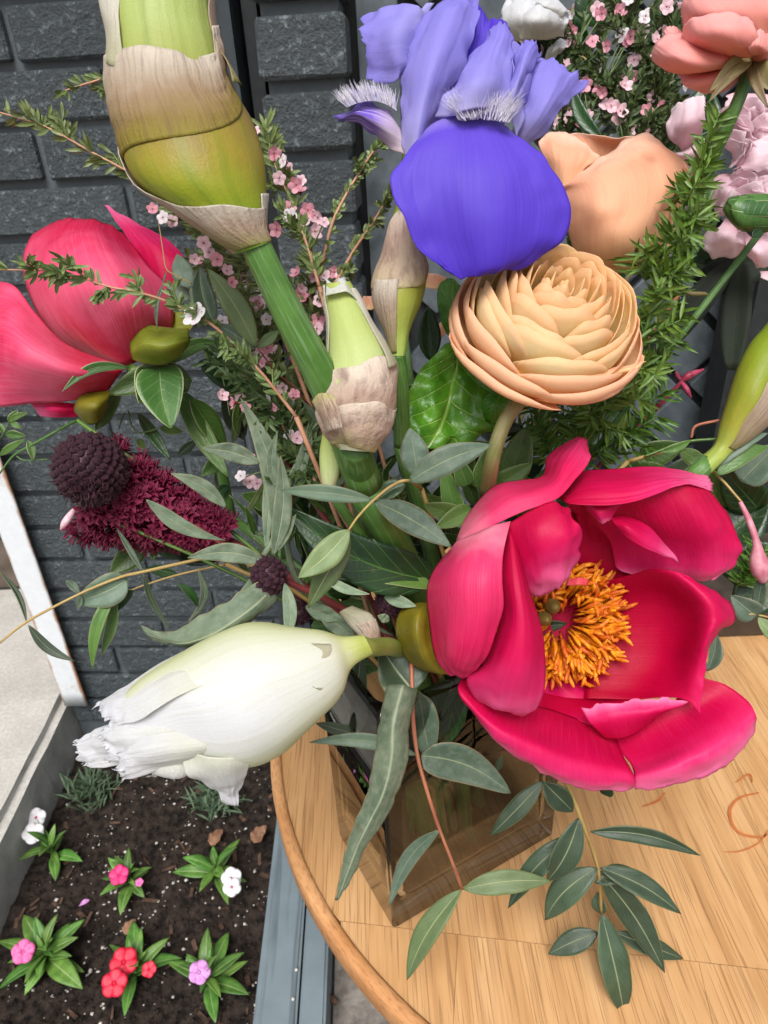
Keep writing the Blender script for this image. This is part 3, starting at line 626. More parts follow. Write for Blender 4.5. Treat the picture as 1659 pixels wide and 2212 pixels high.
bedplant(468, 1895, 100, 13, [(500, 1897, 20, 'f_white'), (501, 1916, 18, 'f_white')], 'white-flowered bedding plant with red eye close to the timber edging', seed=3)
bedplant(105, 2075, 108, 24, [(50, 2056, 20, 'f_pink')], 'bushy bedding plant with one pink flower at the lower left', seed=4)
bedplant(292, 2108, 92, 15, [(268, 2078, 24, 'f_red'), (247, 2124, 22, 'f_red'), (322, 2094, 13, 'f_red')], 'red-flowered bedding plant at the front of the bed', seed=5)
bedplant(452, 2128, 98, 14, [(431, 2100, 19, 'f_mauve')], 'mauve-flowered bedding plant at the front of the bed', seed=6)
for k, (u, v, lab) in enumerate(((205, 1722, 'grey-green needle-leaved herb beside the concrete landing'), (472, 1738, 'grey-green needle-leaved herb under the white bud and beside the table'))):
    c = onz(u, v, 0); t = thing('herb_plant', lab, 'plant', c, 'needle-leaved herbs in the bed'); b = MB(); rg2 = random.Random(k)
    for i in range(190):
        th = rg2.random()*6.28; el = rg2.uniform(.15, 1.4); L = rg2.uniform(.02, .05); st = c+np.array([rg2.gauss(0, .018), rg2.gauss(0, .018), rg2.uniform(.0, .03)])
        d = np.array([math.cos(th)*math.cos(el), math.sin(th)*math.cos(el), math.sin(el)])
        b.grid(leaf_grid(st, st+d*L, .0042, sag=.1, view=UP+.01, nu=3, nv=6, fold=.3))
    kind(b.build('foliage', PM['lav'], t), 'stuff')
for (u, v, rp, mt, lab) in ((170, 1958, 14, 'f_mauve', 'single fallen mauve petal lying on the soil'),):
    fc = onz(u, v, .016); t = thing('fallen_petal', lab, 'petal', fc); b = MB(); b.grid(leaf_grid(fc, fc+np.array([.016, .008, .003]), .009, view=UP+.01, sag=.1, shape=3)); b.build('blade', PM[mt], t, th=.0003)
# ------------------------------------------------------------------ table
TH = .45; TZ = CAMZ-TH; TC = np.array([.458*TH, .954*TH]); TR = .69*TH
tb = thing('round_table', 'round oak table top of worn boards with a raised rim', 'table', (TC[0], TC[1], 0))
def arcclip(x0, x1, y0, y1, R):
    """outline of the part of a disc (centre 0) in x0..x1, y0..y1"""
    xs = np.linspace(x0, x1, 26); top = [(x, min(y1, math.sqrt(max(R*R-x*x, 0)))) for x in xs if abs(x) < R]; bot = [(x, max(y0, -math.sqrt(max(R*R-x*x, 0)))) for x in xs if abs(x) < R]
    pr = [(a, b) for a, b in zip(top, bot) if a[1]-b[1] > .0005]
    if len(pr) < 3: return None
    return [b for a, b in pr] + [a for a, b in reversed(pr)]
c1, c2 = onz(950, 2014, TZ), onz(1659, 2095, TZ); gd = unit((c2-c1)[:2]); ga = math.atan2(gd[1], gd[0]); pd = np.array([-gd[1], gd[0]])
cy_ = np.dot(c1[:2]-TC, pd)
jx = np.dot(onz(985, 2100, TZ)[:2]-TC, gd); Ri = TR-.0095
for row, (y0, y1, sh) in enumerate(((-1, cy_-.0002, 0), (cy_+.0002, 1, .061))):
    for k in range(-7, 8):
        x0 = jx+sh+k*.142+.0001; x1 = x0+.142-.0002
        x0c, x1c = max(x0, -Ri+.0004), min(x1, Ri-.0004)
        if x1c-x0c < .004: continue
        o = arcclip(x0c, x1c, y0, y1, Ri)
        if not o: continue
        n_ = len(o); V = [(TC[0]+gd[0]*x+pd[0]*y, TC[1]+gd[1]*x+pd[1]*y, z) for z in (TZ-.02, TZ+random.uniform(-.00003, .00003)) for (x, y) in o]
        F = [tuple(range(n_-1, -1, -1)), tuple(range(n_, 2*n_))]+[(i, (i+1) % n_, n_+(i+1) % n_, n_+i) for i in range(n_)]
        mb = MB().poly([(0, 0, 0)]*0 + V, F); bo = mb.build('plank', PM['oak'], tb, smooth=False)
prof = [(TR-.0094, -.02), (TR-.0094, -.0005), (TR-.0088, .0018), (TR-.007, .0030), (TR-.004, .0032), (TR-.001, .0022), (TR, -.002), (TR, -.016), (TR-.003, -.021)]
ths = np.linspace(0, 2*math.pi, 160, endpoint=False)
G = np.array([[(TC[0]+r*math.cos(t)*(1+.0012*math.sin(5*t)), TC[1]+r*math.sin(t)*(1+.0012*math.sin(5*t)), TZ+z+.0004*noise.noise(Vector((math.cos(t)*9, math.sin(t)*9, r*60)))) for t in ths] for r, z in prof])
MB().grid(G, closeu=True).build('rim', PM['oak_rim'], tb)
MB().tube([(TC[0], TC[1], z) for z in (-.05, -.02, 0, .1, .5, TZ-.03, TZ-.0205)], [.15, .15, .06, .045, .045, .08, .16], 32).build('pedestal', PM['oak_rim'], tb)
def flourish(pts, w):
    q = crom([onz(u, v, TZ+.0012) for u, v in pts], 30); T = np.gradient(q, axis=0); S = np.cross(T, UP); S /= np.linalg.norm(S, axis=1)[:, None]
    ww = w*(.35+.65*np.sin(np.linspace(.1, math.pi-.1, 30)))
    MB().grid(np.array([q-S*ww[:, None], q+S*ww[:, None]]).transpose(1, 0, 2)).build('painted_flourish', PM['flour'], tb)
flourish([(1640, 1712), (1600, 1722), (1578, 1745), (1580, 1775), (1600, 1800), (1640, 1808), (1662, 1800)], .0011)
flourish([(1565, 1840), (1600, 1838), (1640, 1820), (1662, 1790)], .0005)
flourish([(1388, 1742), (1420, 1730), (1438, 1712)], .0009)
flourish([(1590, 1690), (1618, 1672), (1626, 1690)], .0008)
# ------------------------------------------------------------------ vase
VA = np.array([-.020*TH, .565*TH]); VL = np.array([-.104*TH, .719*TH]); VR = np.array([.234*TH, .697*TH])
ex, ey = unit(VR-VA), unit(VL-VA); ey = unit(ey-ex*np.dot(ex, ey)); lx, ly = np.linalg.norm(VR-VA), np.linalg.norm(VL-VA)
VH = .185; vcen = VA+ex*lx/2+ey*ly/2; vz = TZ+.0006
def rrect(hx, hy, r, k=5):
    o = []
    for (sx, sy, a) in ((1, 1, 0), (-1, 1, 90), (-1, -1, 180), (1, -1, 270)):
        for q in range(k+1):
            t = math.radians(a+90*q/k); o.append((sx*(hx-r)+r*math.cos(t), sy*(hy-r)+r*math.sin(t)))
    return o
def vring(hx, hy, r, z): return [np.append(vcen+ex*x+ey*y, z) for x, y in rrect(hx, hy, r)]
vase = thing('glass_vase', 'smoky rectangular glass vase with thick base standing on the oak table', 'vase', (vcen[0], vcen[1], vz))
wl = .006; hx, hy = lx/2, ly/2
rings = [vring(hx-.002, hy-.002, .002, vz), vring(hx, hy, .0025, vz+.002)]+[vring(hx, hy, .0025, vz+VH*q) for q in (.3, .6, .98)]+[vring(hx-.002, hy-.002, .002, vz+VH), vring(hx-wl+.001, hy-wl+.001, .009, vz+VH), vring(hx-wl, hy-wl, .010, vz+VH-.003), vring(hx-wl, hy-wl, .010, vz+.03), vring(hx-wl-.001, hy-wl-.001, .010, vz+.021), vring(hx-wl-.006, hy-wl-.006, .008, vz+.017)]
mb = MB().grid(np.array(rings), closeu=True); n_ = len(rings[0])
mb.f.append(tuple(range(n_-1, -1, -1))); mb.m.append(0); mb.uv += [(0, 0)]*n_
e_ = n_*(len(rings)-1); mb.f.append(tuple(range(e_, e_+n_))); mb.m.append(0); mb.uv += [(0, 0)]*n_
mb.build('glass_body', PM['glass'], vase, smooth=True)
NECK = np.array([vcen[0], vcen[1], vz+VH])
def into_vase(p, fx, fy, r, mat, parent, name='lower_stem', zb=.024, k=14, n=8):
    """carry a stem from p down through the vase mouth; fx, fy in -1..1 across the inside"""
    m_ = NECK+np.append(ex*fx*.045+ey*fy*.024, -.01); b_ = NECK+np.append(-ex*fx*.03-ey*fy*.02, -VH+zb)
    q = crom([p, m_*.55+p*.45+UP*.01, m_, (m_+b_)/2, b_], k)
    return MB().tube(q, np.linspace(r, r*.9, k), n).build(name, mat, parent)
# ------------------------------------------------------------------ flowers
z6 = zr(1500, 1650, 3024, 1659); zi = zr(1200, 0, 3024, 1659); zp = zr(0, 750, 1512, 1659); zn = zr(1750, 900, 2650, 1659)
zt = zr(2000, 0, 3024, 1659); zc = zr(1050, 1550, 2050, 1659); zw = zr(250, 2350, 1600, 1659); zs = zr(0, 1500, 900, 1659)
zb = zr(1000, 2500, 3024, 1659); zk = zr(2300, 300, 3024, 1659); zm = zr(600, 700, 1400, 1659); zq = zr(0, 0, 1512, 1659); zg = zr(1200, 850, 3024, 1659)
def stemthing(name, label, cat, group=None): return thing(name, label, cat, NECK+np.array([0, 0, -VH+.02]), group)
# ---- open coral-pink peony
D = .33
pe = stemthing('open_peony', 'wide open hot pink peony with orange stamens over the table', 'peony')
pp = lambda rows, mat='peony', **k: patch('petal', rows, D, PM[mat], pe, z6, **{**dict(nu=24, nv=28, wr=.0013, wsc=50, ruf=.0016, rsc=140, sides='t', rag=.0022, rfq=10), **k})
# bowl behind everything
pp([[(420, 520, 3), (650, 420, 3.5), (900, 400, 3.5), (1150, 480, 3)], [(400, 750, 4), (650, 720, 5.6), (900, 720, 5.8), (1150, 740, 4.6)], [(420, 980, 4), (650, 980, 5.6), (900, 980, 5.8), (1130, 980, 4.6)], [(480, 1220, 3), (680, 1230, 4), (900, 1230, 4.2), (1100, 1200, 3.6)]], 'peony_in')
pp([[(800, 360, 1.5), (900, 370, 1.5), (1050, 400, 2)], [(840, 430, 3), (920, 480, 3.3), (1050, 520, 3.3)], [(850, 560, 4), (940, 580, 4.2), (1050, 600, 4)], [(840, 700, 4.8), (950, 700, 4.8), (1060, 690, 4.2)]][::-1], 'peony_in')
pp([[(860, 370, 0), (1000, 360, -.2), (1150, 330, -.2), (1300, 275, 0), (1400, 290, .5)], [(920, 450, 1.5), (1030, 430, 1.5), (1180, 400, .5), (1350, 370, 0), (1470, 390, .8)], [(980, 520, 2.5), (1090, 520, 2.5), (1230, 500, 1.3), (1400, 480, .2), (1530, 500, .8)], [(1000, 600, 3.2), (1120, 600, 3), (1270, 590, 2), (1420, 580, .8), (1545, 570, 1)], [(1010, 640, 3.5), (1130, 650, 3.3), (1270, 650, 2.5), (1400, 660, 1.5), (1510, 640, 1.3)], [(1050, 660, 3.5), (1150, 680, 3.4), (1270, 690, 3), (1370, 694, 2.2), (1430, 690, 1.8)]], 'peony', sides='r')
pp([[(760, 345, 1), (780, 350, 0), (800, 362, -.5)], [(850, 238, 2), (860, 300, 0), (880, 368, -.8)], [(960, 215, 2), (970, 290, -.3), (990, 368, -1)], [(1080, 207, 2), (1085, 280, -.3), (1090, 350, -1)], [(1200, 210, 2), (1200, 262, 0), (1200, 312, -.8)], [(1320, 228, 2), (1320, 250, .5), (1310, 275, -.3)], [(1400, 250, 2), (1410, 275, 1), (1422, 300, .5)]], 'peony')
pp([[(985, 425, .2), (1000, 450, 0), (1010, 470, 0)], [(1050, 415, .5), (1060, 460, -.5), (1060, 515, -.3)], [(1130, 450, .7), (1125, 500, -.3), (1130, 553, -.2)], [(1200, 520, 1), (1195, 550, .2), (1195, 580, .2)], [(1272, 613, 1), (1271, 612, .8), (1270, 611, .8)]], 'peony', nu=14)
pp([[(865, 368, -.2), (950, 362, -.2), (1050, 350, -.2)], [(905, 410, 0), (945, 405, -.4), (1010, 395, 0)], [(935, 447, .2), (950, 446, 0), (985, 430, .2)]], 'peony', nu=14, nv=12)
patch('petal', [[(900, 715, 4.6), (880, 780, 5.0), (880, 860, 5.2), (890, 950, 5.2), (890, 1050, 5), (880, 1130, 4.6), (870, 1200, 4.2)], [(1080, 665, 3), (1110, 760, 3.8), (1120, 860, 4.2), (1130, 950, 4.2), (1120, 1050, 4), (1090, 1140, 3.7), (1080, 1200, 3.2)], [(1160, 640, 2), (1230, 760, 2.8), (1260, 860, 3), (1260, 950, 3), (1240, 1050, 3), (1210, 1150, 2.6), (1200, 1195, 2.2)], [(1250, 650, 1.2), (1370, 750, .4), (1420, 850, .2), (1390, 940, .3), (1350, 1050, 1), (1320, 1150, 1.2), (1310, 1205, 1.2)], [(1290, 665, 1), (1450, 750, 1.5), (1522, 858, 1.7), (1440, 920, .9), (1395, 1020, .8), (1385, 1130, .9), (1360, 1272, .9)]], D, PM['peony_in'], pe, z6, nu=34, nv=28, wr=.0011, wsc=50, ruf=.0012, sides='t')
pp([[(690, 1170, 3.4), (820, 1200, 4.2), (950, 1200, 4.3), (1050, 1180, 4)], [(680, 1230, 2.6), (800, 1250, 3.4), (950, 1240, 3.4), (1100, 1210, 3)], [(740, 1280, 2.4), (850, 1300, 2.8), (970, 1300, 2.8), (1150, 1240, 2.5)]], 'peony_in', sides='')
pp([[(960, 1360, 2.2), (1040, 1360, 1.8), (1130, 1320, 1.8), (1230, 1250, 1.8)], [(900, 1310, 1.8), (1020, 1280, 1.2), (1150, 1260, 1), (1280, 1240, 1.2)], [(860, 1250, 2), (1000, 1215, 1.6), (1150, 1195, 1.4), (1315, 1203, 1.2)]], 'peony')
# lower outer petals
pp([[(345, 1110, 1.5), (520, 1200, 2), (700, 1240, 2.5), (860, 1290, 3), (1010, 1370, 3)], [(330, 1150, .8), (500, 1265, .5), (690, 1330, 1), (870, 1390, 1.4), (1040, 1450, 1.8)], [(345, 1200, .6), (490, 1320, -.4), (690, 1410, -.2), (880, 1480, .2), (1075, 1520, .8)], [(385, 1250, .9), (500, 1370, -.2), (690, 1480, -.1), (890, 1550, .2), (1088, 1560, .8)], [(430, 1300, 1.5), (520, 1400, .6), (680, 1500, .6), (880, 1590, .9), (1070, 1580, 1.3)]], 'peony')
pp([[(980, 1360, 3.2), (1100, 1300, 3), (1220, 1230, 2.6), (1320, 1160, 2.4), (1385, 1110, 2.2)], [(1020, 1420, 2.5), (1140, 1380, 2.2), (1280, 1300, 2), (1400, 1220, 2), (1480, 1140, 2)], [(1070, 1480, 1.6), (1190, 1440, 1), (1340, 1370, .8), (1480, 1280, 1), (1570, 1210, 1.4)], [(1085, 1540, .8), (1210, 1510, 0), (1370, 1450, -.1), (1510, 1380, .2), (1605, 1270, .9)], [(1090, 1585, 1.2), (1210, 1580, .6), (1360, 1545, .5), (1500, 1475, .7), (1600, 1330, 1.3)]], 'peony')
# left petals, nearest
pp([[(325, 520, 1), (330, 525, .5), (335, 530, 0)], [(370, 410, 1.5), (420, 430, -.5), (450, 470, -1)], [(480, 290, 1.5), (540, 340, -.8), (600, 400, -1.3)], [(600, 262, 1.5), (640, 310, -.8), (690, 365, -1.3)], [(690, 240, 1.5), (740, 270, -.5), (770, 330, -1)], [(710, 160, 1.5), (790, 190, 0), (840, 250, -.3)], [(770, 110, 1.5), (830, 130, .5), (893, 180, .3)], [(830, 86, 1.8), (870, 86, 1.2), (898, 125, 1)]], 'peony_out')
pp([[(545, 450, -1), (640, 390, -1.5), (740, 350, -1.5), (800, 395, -1.2)], [(570, 560, -1), (660, 480, -2), (760, 430, -2), (835, 440, -1.5)], [(600, 650, -.8), (690, 570, -2), (790, 520, -2.2), (864, 490, -1.5)], [(630, 720, -.5), (700, 650, -1.5), (780, 610, -1.8), (850, 570, -1)], [(650, 755, 0), (700, 757, -.5), (760, 727, -.8), (815, 665, -.5)]], 'peony', ruf=.003, sides='rt')
pp([[(548, 445, -.5), (552, 470, -1), (556, 480, -1), (562, 500, -.8)], [(515, 690, -1.5), (560, 680, -2.2), (600, 680, -2.2), (632, 700, -1.5)], [(510, 880, -1.2), (570, 870, -2.5), (630, 870, -2.6), (682, 880, -1.5)], [(440, 1040, -.5), (540, 1030, -2.3), (630, 1030, -2.5), (706, 1040, -1.2)], [(370, 1110, 0), (490, 1140, -1.5), (600, 1150, -2), (704, 1150, -1)], [(400, 1190, .5), (490, 1230, -.5), (580, 1245, -.8), (672, 1230, -.5)], [(460, 1240, 1), (520, 1255, .5), (580, 1268, .3), (630, 1258, .3)]], 'peony')
pp([[(325, 525, 0), (400, 490, -1), (480, 460, -1.5), (555, 440, -1.2)], [(250, 610, 1), (340, 580, -1.5), (440, 560, -2.3), (525, 570, -2.4)], [(197, 720, 1), (300, 700, -2), (420, 690, -3), (520, 690, -2.9)], [(203, 850, 1), (300, 840, -2), (420, 840, -3), (524, 820, -2.7)], [(218, 980, 1), (300, 970, -1.5), (400, 970, -2.4), (480, 965, -2.2)], [(250, 1055, 1), (300, 1060, -.5), (360, 1060, -1.1), (427, 1050, -1.2)], [(295, 1098, 1), (320, 1102, .5), (345, 1107, .2), (374, 1110, 0)]], 'peony_out')
# stamens
b = MB(); rg = random.Random(11); cc = P(*z6(775, 870), D+.046)
axn = unit(CAMP-cc); axn = unit(axn+IR*.22+ID*.12)
for i in range(520):
    th = rg.random()*6.283; r = .0045+.021*math.sqrt(rg.random()); d = math.cos(th)*IR+math.sin(th)*ID
    p0 = cc+d*r*.8-axn*.004; lean = .2+.8*r/.0255
    dirn = unit(axn*(1.0)+d*lean+np.array([rg.gauss(0, .14) for _ in range(3)])); L = rg.uniform(.013, .021)
    p1 = p0+dirn*L*.55; an = unit(dirn+d*.5+np.array([rg.gauss(0, .35) for _ in range(3)])); p2 = p1+an*L*.3; p3 = p2+unit(an+np.array([rg.gauss(0, .5) for _ in range(3)]))*L*.3
    b.tube(crom([p0, p1, p2, p3], 7), [.0005, .00055, .0006, .0011, .0013, .0012, .0004], 5, rg.choice([0, 0, 0, 1]))
kind(b.build('stamens', [PM['stamen'], PM['stamen2']], pe), 'stuff')
for k, (x, y, r) in enumerate(((735, 800, 36), (700, 855, 34))):
    c = P(*z6(x, y), D+.036); rr = r*.504*.36/FU
    MB().tube([c+axn*rr*q for q in (-1.6, -.8, 0, .8, 1.5, 2.0)], [rr*.5, rr*.95, rr, rr*.85, rr*.45, rr*.12], 12).build('carpel', PM['carpel'], pe)
for rows in ([[(800, 690, 3), (850, 680, 2.8), (890, 690, 3)], [(790, 715, 2.9), (850, 710, 2.6), (880, 715, 2.9)]],):
    patch('petaloid', rows, D, PM['pinktip'], pe, z6, nu=8, nv=8)
patch('sepal', [[(1100, 1365, 2), (1060, 1360, 2), (1000, 1360, 2.2)], [(1100, 1450, 1), (1000, 1420, 0), (890, 1400, 1.4)], [(1100, 1560, .5), (980, 1550, -.6), (846, 1510, 1.2)], [(1120, 1680, .6), (1010, 1690, -.2), (862, 1620, 1.4)], [(1160, 1800, 1), (1060, 1790, .6), (920, 1740, 1.8)], [(1190, 1835, 1.4), (1120, 1828, 1.2), (1040, 1815, 1.8)]], D+.01, PM['olive'], pe, zc, nu=18, nv=18, wr=.0003)
q = P(*z6(700, 950), D+.055); into_vase(q, .3, -.9, .004, PM['stem'], pe, 'stem')
leaf(pe, (1250, 1900), (1120, 2100), 150, PM['dark'], D+.05, D+.055, zc, roll=.4); leaf(pe, (1080, 1220), (120, 745), 330, PM['dark'], D+.025, D+.012, zc, sag=.06, bend=-.08, shape=1, nu=11, nv=22, wav=.02)
leaf(pe, (1100, 1270), (480, 1205), 150, PM['mid'], D+.024, D+.016, zc, sag=.05, bend=.08, roll=-.3)
# ---- peony at the left
D = .36
lp = stemthing('closed_peony', 'hot pink peony seen from its side at the left edge', 'peony')
pp = lambda rows, mat='peony_left', **k: patch('petal', rows, D, PM[mat], lp, zp, **{**dict(nu=24, nv=28, wr=.0010, wsc=50, ruf=.0010, sides='t'), **k})
pp([[(680, 600, 1.5), (740, 560, 1.2), (790, 480, 1.5)], [(600, 300, 1.2), (700, 300, .8), (822, 360, 1.2)], [(540, 190, 1.5), (620, 190, 1.2), (740, 225, 1.5)], [(452, 66, 2), (470, 72, 2), (492, 88, 2)]], 'peony')
pp([[(470, 770, 1), (540, 760, 0), (600, 730, 0), (720, 640, 1)], [(250, 640, 1), (400, 600, -2), (570, 540, -2.4), (745, 560, 0)], [(130, 470, 1), (310, 440, -2.5), (520, 400, -2.8), (735, 430, .2)], [(95, 320, 1), (260, 280, -2), (450, 260, -2.2), (660, 340, .3)], [(125, 210, 1.5), (260, 180, -.5), (420, 170, -.8), (598, 260, 1)], [(210, 148, 2), (310, 122, 1), (430, 130, 1), (524, 185, 1.8)]])
pp([[(330, 920, .5), (340, 950, .5), (330, 980, .6)], [(240, 915, .3), (240, 945, 0), (250, 982, .5)], [(130, 920, .8), (140, 935, .6), (172, 978, .8)]], 'peony')
pp([[(545, 765, -.2), (520, 790, -.6), (470, 860, 0)], [(300, 670, -.6), (330, 780, -2.4), (320, 905, -.3)], [(160, 540, -.6), (150, 720, -3), (150, 915, -.3)], [(60, 412, 0), (20, 650, -2.6), (20, 932, 0)], [(-40, 400, .6), (-90, 650, -1), (-60, 940, .6)], [(-100, 420, 1.8), (-170, 660, 1), (-120, 920, 1.6)]])
patch('sepal', [[(560, 650, 0), (562, 690, -.3), (575, 730, 0)], [(610, 582, 0), (620, 660, -1.2), (630, 750, 0)], [(690, 590, 0), (700, 670, -1.4), (710, 752, 0)], [(760, 597, 0), (765, 655, -1.1), (775, 715, 0)], [(815, 596, .3), (820, 640, -.2), (814, 668, .3)]], D-.012, PM['sepal'], lp, zp, nu=16, nv=16)
patch('sepal', [[(478, 862, .2), (475, 900, 0), (462, 945, .2)], [(420, 868, 0), (415, 930, -1), (425, 1000, 0)], [(350, 888, 0), (345, 930, -.7), (375, 1008, .2)], [(318, 938, .5), (320, 950, .3), (330, 965, .5)]], D-.005, PM['olive'], lp, zp, nu=14, nv=14)
leaf(lp, (720, 600), (840, 575), 130, PM['sepal'], D+.004, D, zp, name='sepal', roll=.5)
leaf(lp, (560, 765), (268, 870), 46, PM['peonyleaf'], D-.012, D-.024, zp, bend=.16, name='sepal'); leaf(lp, (690, 760), (738, 1028), 200, PM['peonyleaf'], D-.004, D-.016, zp, shape=1, bend=.04, fold=.35, nu=9); leaf(lp, (640, 780), (600, 920), 130, PM['peonyleaf'], D-.002, D-.012, zp, shape=1, roll=.5)
leaf(lp, (740, 745), (952, 655), 62, PM['peonyleaf'], D, D+.01, zp, bend=-.12); leaf(lp, (830, 820), (470, 880), 150, PM['mid'], D+.004, D-.004, zp, bend=.1, shape=1); leaf(lp, (520, 840), (410, 1040), 70, PM['mid'], D+.006, D+.01, zp)
leaf(lp, (820, 900), (980, 1120), 120, PM['mid'], D+.01, D+.03, zp, roll=.6, name='leaf'); leaf(lp, (860, 740), (1180, 900), 160, PM['dark'], D+.01, D+.03, zp, bend=-.06)
MB().tube(crom([P(*zp(560, 775), D-.002), P(*zp(700, 830), D+.012), P(*zp(900, 1010), D+.03), P(500, 1120, D+.05)], 14), .0032, 8).build('stem', PM['stem'], lp); into_vase(P(500, 1120, D+.05), -.8, .4, .003, PM['stem'], lp)
# ---- large bud with papery sheath
D = .27
ba = stemthing('sheathed_bud', 'large green bud wrapped in torn papery sheath on a thick green stalk', 'bud')
bd = Body([(228, -60), (232, 20), (240, 100), (240, 180), (252, 260), (268, 330), (300, 392), (370, 450), (440, 500), (512, 548)], [(452, -60), (455, 20), (474, 100), (497, 180), (540, 250), (564, 320), (573, 390), (574, 440), (577, 490), (584, 522)], D, k=.92)
bo = bd.build('bud', PM['budbig'], ba, 44, 32)
# lower sheath, hugging the base and the left side
bd.shell('sheath', PM['spathe'], bo, 1.0, lambda q: .80-.02*math.sin(q*3.1)+(.0 if q < .55 else -.75*((q-.55)/.45)**1.6), 12, 215, 1.035, wr=.0009, nt=30, na=40)
# collar that crosses the bud, folded at its upper edge
bd.shell('sheath', PM['collar'], bo, lambda q: .38+.24*q**.8+.02*math.sin(q*7), lambda q: .235+.015*math.sin(9*q)-.08*(q < .1), 0, 195, 1.055, wr=.0009, infl0=1.01, ridge=.010, rk=(13, -7), wsc=75, nt=26, na=44)
bd.shell('sheath', PM['spathe_pale'], bo, .28, .02, 118, 205, 1.06, wr=.0014, nt=20, na=24); bd.shell('sheath', PM['spathe'], bo, .34, -.02, -18, 14, 1.06, wr=.0016, nt=20, na=14)
bd.shell('sheath', PM['spathe_pale'], bo, 1.0, .72, -40, 20, 1.03, wr=.0008, nt=20, na=18)
b = MB(); tubepx('stalk', [(548, 520, 0), (590, 610, .6), (645, 720, 1.5), (712, 850, 3), (790, 1050, 6)], [33, 34, 36, 38, 40], PM['stem'], ba, D, n=20, seg=30); into_vase(P(790, 1050, D+.06), -.1, .3, .0090, PM['stem'], ba, n=12)
# ---- second bud
D = .30
b2 = stemthing('wrapped_bud', 'pale green bud with cut top in dry crinkled sheath at the bouquet centre', 'bud')
bd = Body([(704, 612), (704, 660), (708, 720), (706, 780), (700, 830), (692, 880), (702, 930), (735, 972)], [(757, 606), (780, 650), (812, 710), (840, 765), (856, 825), (850, 885), (832, 940), (800, 976)], D, k=.95)
bo = bd.build('bud', PM['budpale'], b2, 40, 28)
bd.shell('sheath', PM['spathe_dry'], bo, .96, lambda q: .42+.10*q+.015*math.sin(q*14), -20, 200, 1.06, wr=.0009, ridge=.008, rk=(20, 3), wsc=110, nt=34, na=34)
bd.shell('sheath', PM['spathe_dry'], bo, .985, lambda q: .70+.02*math.sin(q*11), -15, 200, 1.12, wr=.0009, ridge=.012, rk=(16, 3), wsc=120, nt=24, na=34)
bd.shell('sheath', PM['spathe_pale'], bo, .5, .05, -25, 40, 1.05, wr=.001, nt=24, na=14); bd.shell('sheath', PM['spathe_pale'], bo, .55, .02, 150, 200, 1.05, wr=.001, nt=24, na=12)
patch('torn_tip', [[(704, 640, -.6), (725, 635, -.9), (750, 632, -.8), (770, 650, -.4)], [(706, 612, 0), (716, 622, -.3), (740, 606, -.3), (752, 612, 0)], [(703, 604, .2), (722, 612, 0), (738, 600, 0), (746, 604, .2)]], D, PM['white2'], b2, nu=20, nv=10, ruf=.002, rsc=400, sides='t')
patch('torn_tip', [[(672, 868, -1.2), (690, 850, -1.8), (720, 852, -2.4)], [(690, 900, -1.2), (705, 890, -2.2), (730, 885, -2.8)], [(705, 935, -1), (715, 930, -2), (740, 925, -2.6)]], D, PM['spathe_dry'], b2, nu=12, nv=12, wr=.001)
tubepx('stalk', [(768, 965, .4), (775, 1000, 1.6), (785, 1060, 4), (800, 1150, 7.5)], [33, 33, 31, 27], PM['stem'], b2, D, n=16, seg=16); into_vase(P(800, 1150, D+.075), .1, -.2, .0066, PM['stem'], b2, n=10)
bd = Body([(697, 935), (690, 985), (692, 1030), (700, 1060)], [(715, 930), (738, 980), (735, 1025), (722, 1060)], .325)
nb = stemthing('narrow_bud', 'small pale green bud just left of the thick stalk under the wrapped bud', 'bud'); bd.build('bud', PM['budpale'], nb, 14, 14); into_vase(P(711, 1060, .325), -.3, 0, .0025, PM['stem'], nb)
# ---- bud at the right edge
D = .36
br = stemthing('striped_bud', 'slender green and brown striped bud at the right edge', 'bud')
bd = Body([(1720, 600), (1659, 695), (1619, 744), (1590, 803), (1570, 866), (1555, 920), (1543, 960), (1518, 986), (1490, 1014)], [(1800, 680), (1740, 800), (1700, 860), (1668, 910), (1630, 940), (1605, 960), (1580, 978), (1562, 996), (1527, 1028)], D)
bo = bd.build('bud', PM['budgreen'], br, 40, 24); bd.shell('sheath', PM['spathe'], bo, .72, .05, 20, 88, 1.03, wr=.0006)
tubepx('stalk', [(1532, 996, 0), (1505, 1024, 0), (1450, 1075, 1), (1350, 1150, 4)], [18, 22, 24, 24], PM['stem'], br, D, n=14); into_vase(P(1350, 1150, D+.04), .9, .2, .005, PM['stem'], br)
# ---- white bud
D = .315
wb = stemthing('white_bud', 'big white half-open bud hanging over the table edge', 'bud')
bd = Body([(1440, 195), (1340, 200), (1240, 155), (1100, 125), (930, 122), (780, 172), (600, 254), (430, 365), (300, 470), (230, 560)], [(1500, 285), (1390, 345), (1350, 440), (1270, 560), (1150, 680), (1040, 770), (900, 828), (700, 812), (500, 780), (350, 740)], D, zw, k=.78)
bo = bd.build('petal', PM['white'], wb, 60, 44, .0022, 42)
bd.shell('sheath', PM['spathe_pale'], bo, lambda q: .30+.05*math.sin(q*6), lambda q: .10-.02*math.sin(q*5), 66, 124, 1.045, wr=.0006, wsc=120, nt=16, na=12, ridge=.01, rk=(3, 9))
ww = lambda rows, d=0, mat='white2', **k: patch('petal', rows, D+d, PM[mat], wb, zw, **{**dict(nu=30, nv=30, wr=.0022, wsc=80, ruf=.003, rsc=220, sides='t', rag=.006, rfq=13), **k})
ww([[(700, 205, .2), (720, 300, -1.3), (700, 420, -1.9)], [(480, 318, .2), (500, 390, -1.2), (520, 500, -1.8)], [(320, 418, .2), (350, 480, -.9), (380, 590, -1.5)], [(215, 478, .4), (240, 520, -.3), (280, 620, -.9)], [(152, 520, .8), (170, 545, .4), (235, 625, -.3)]], 0, 'white2', rag=.004, wr=.001)
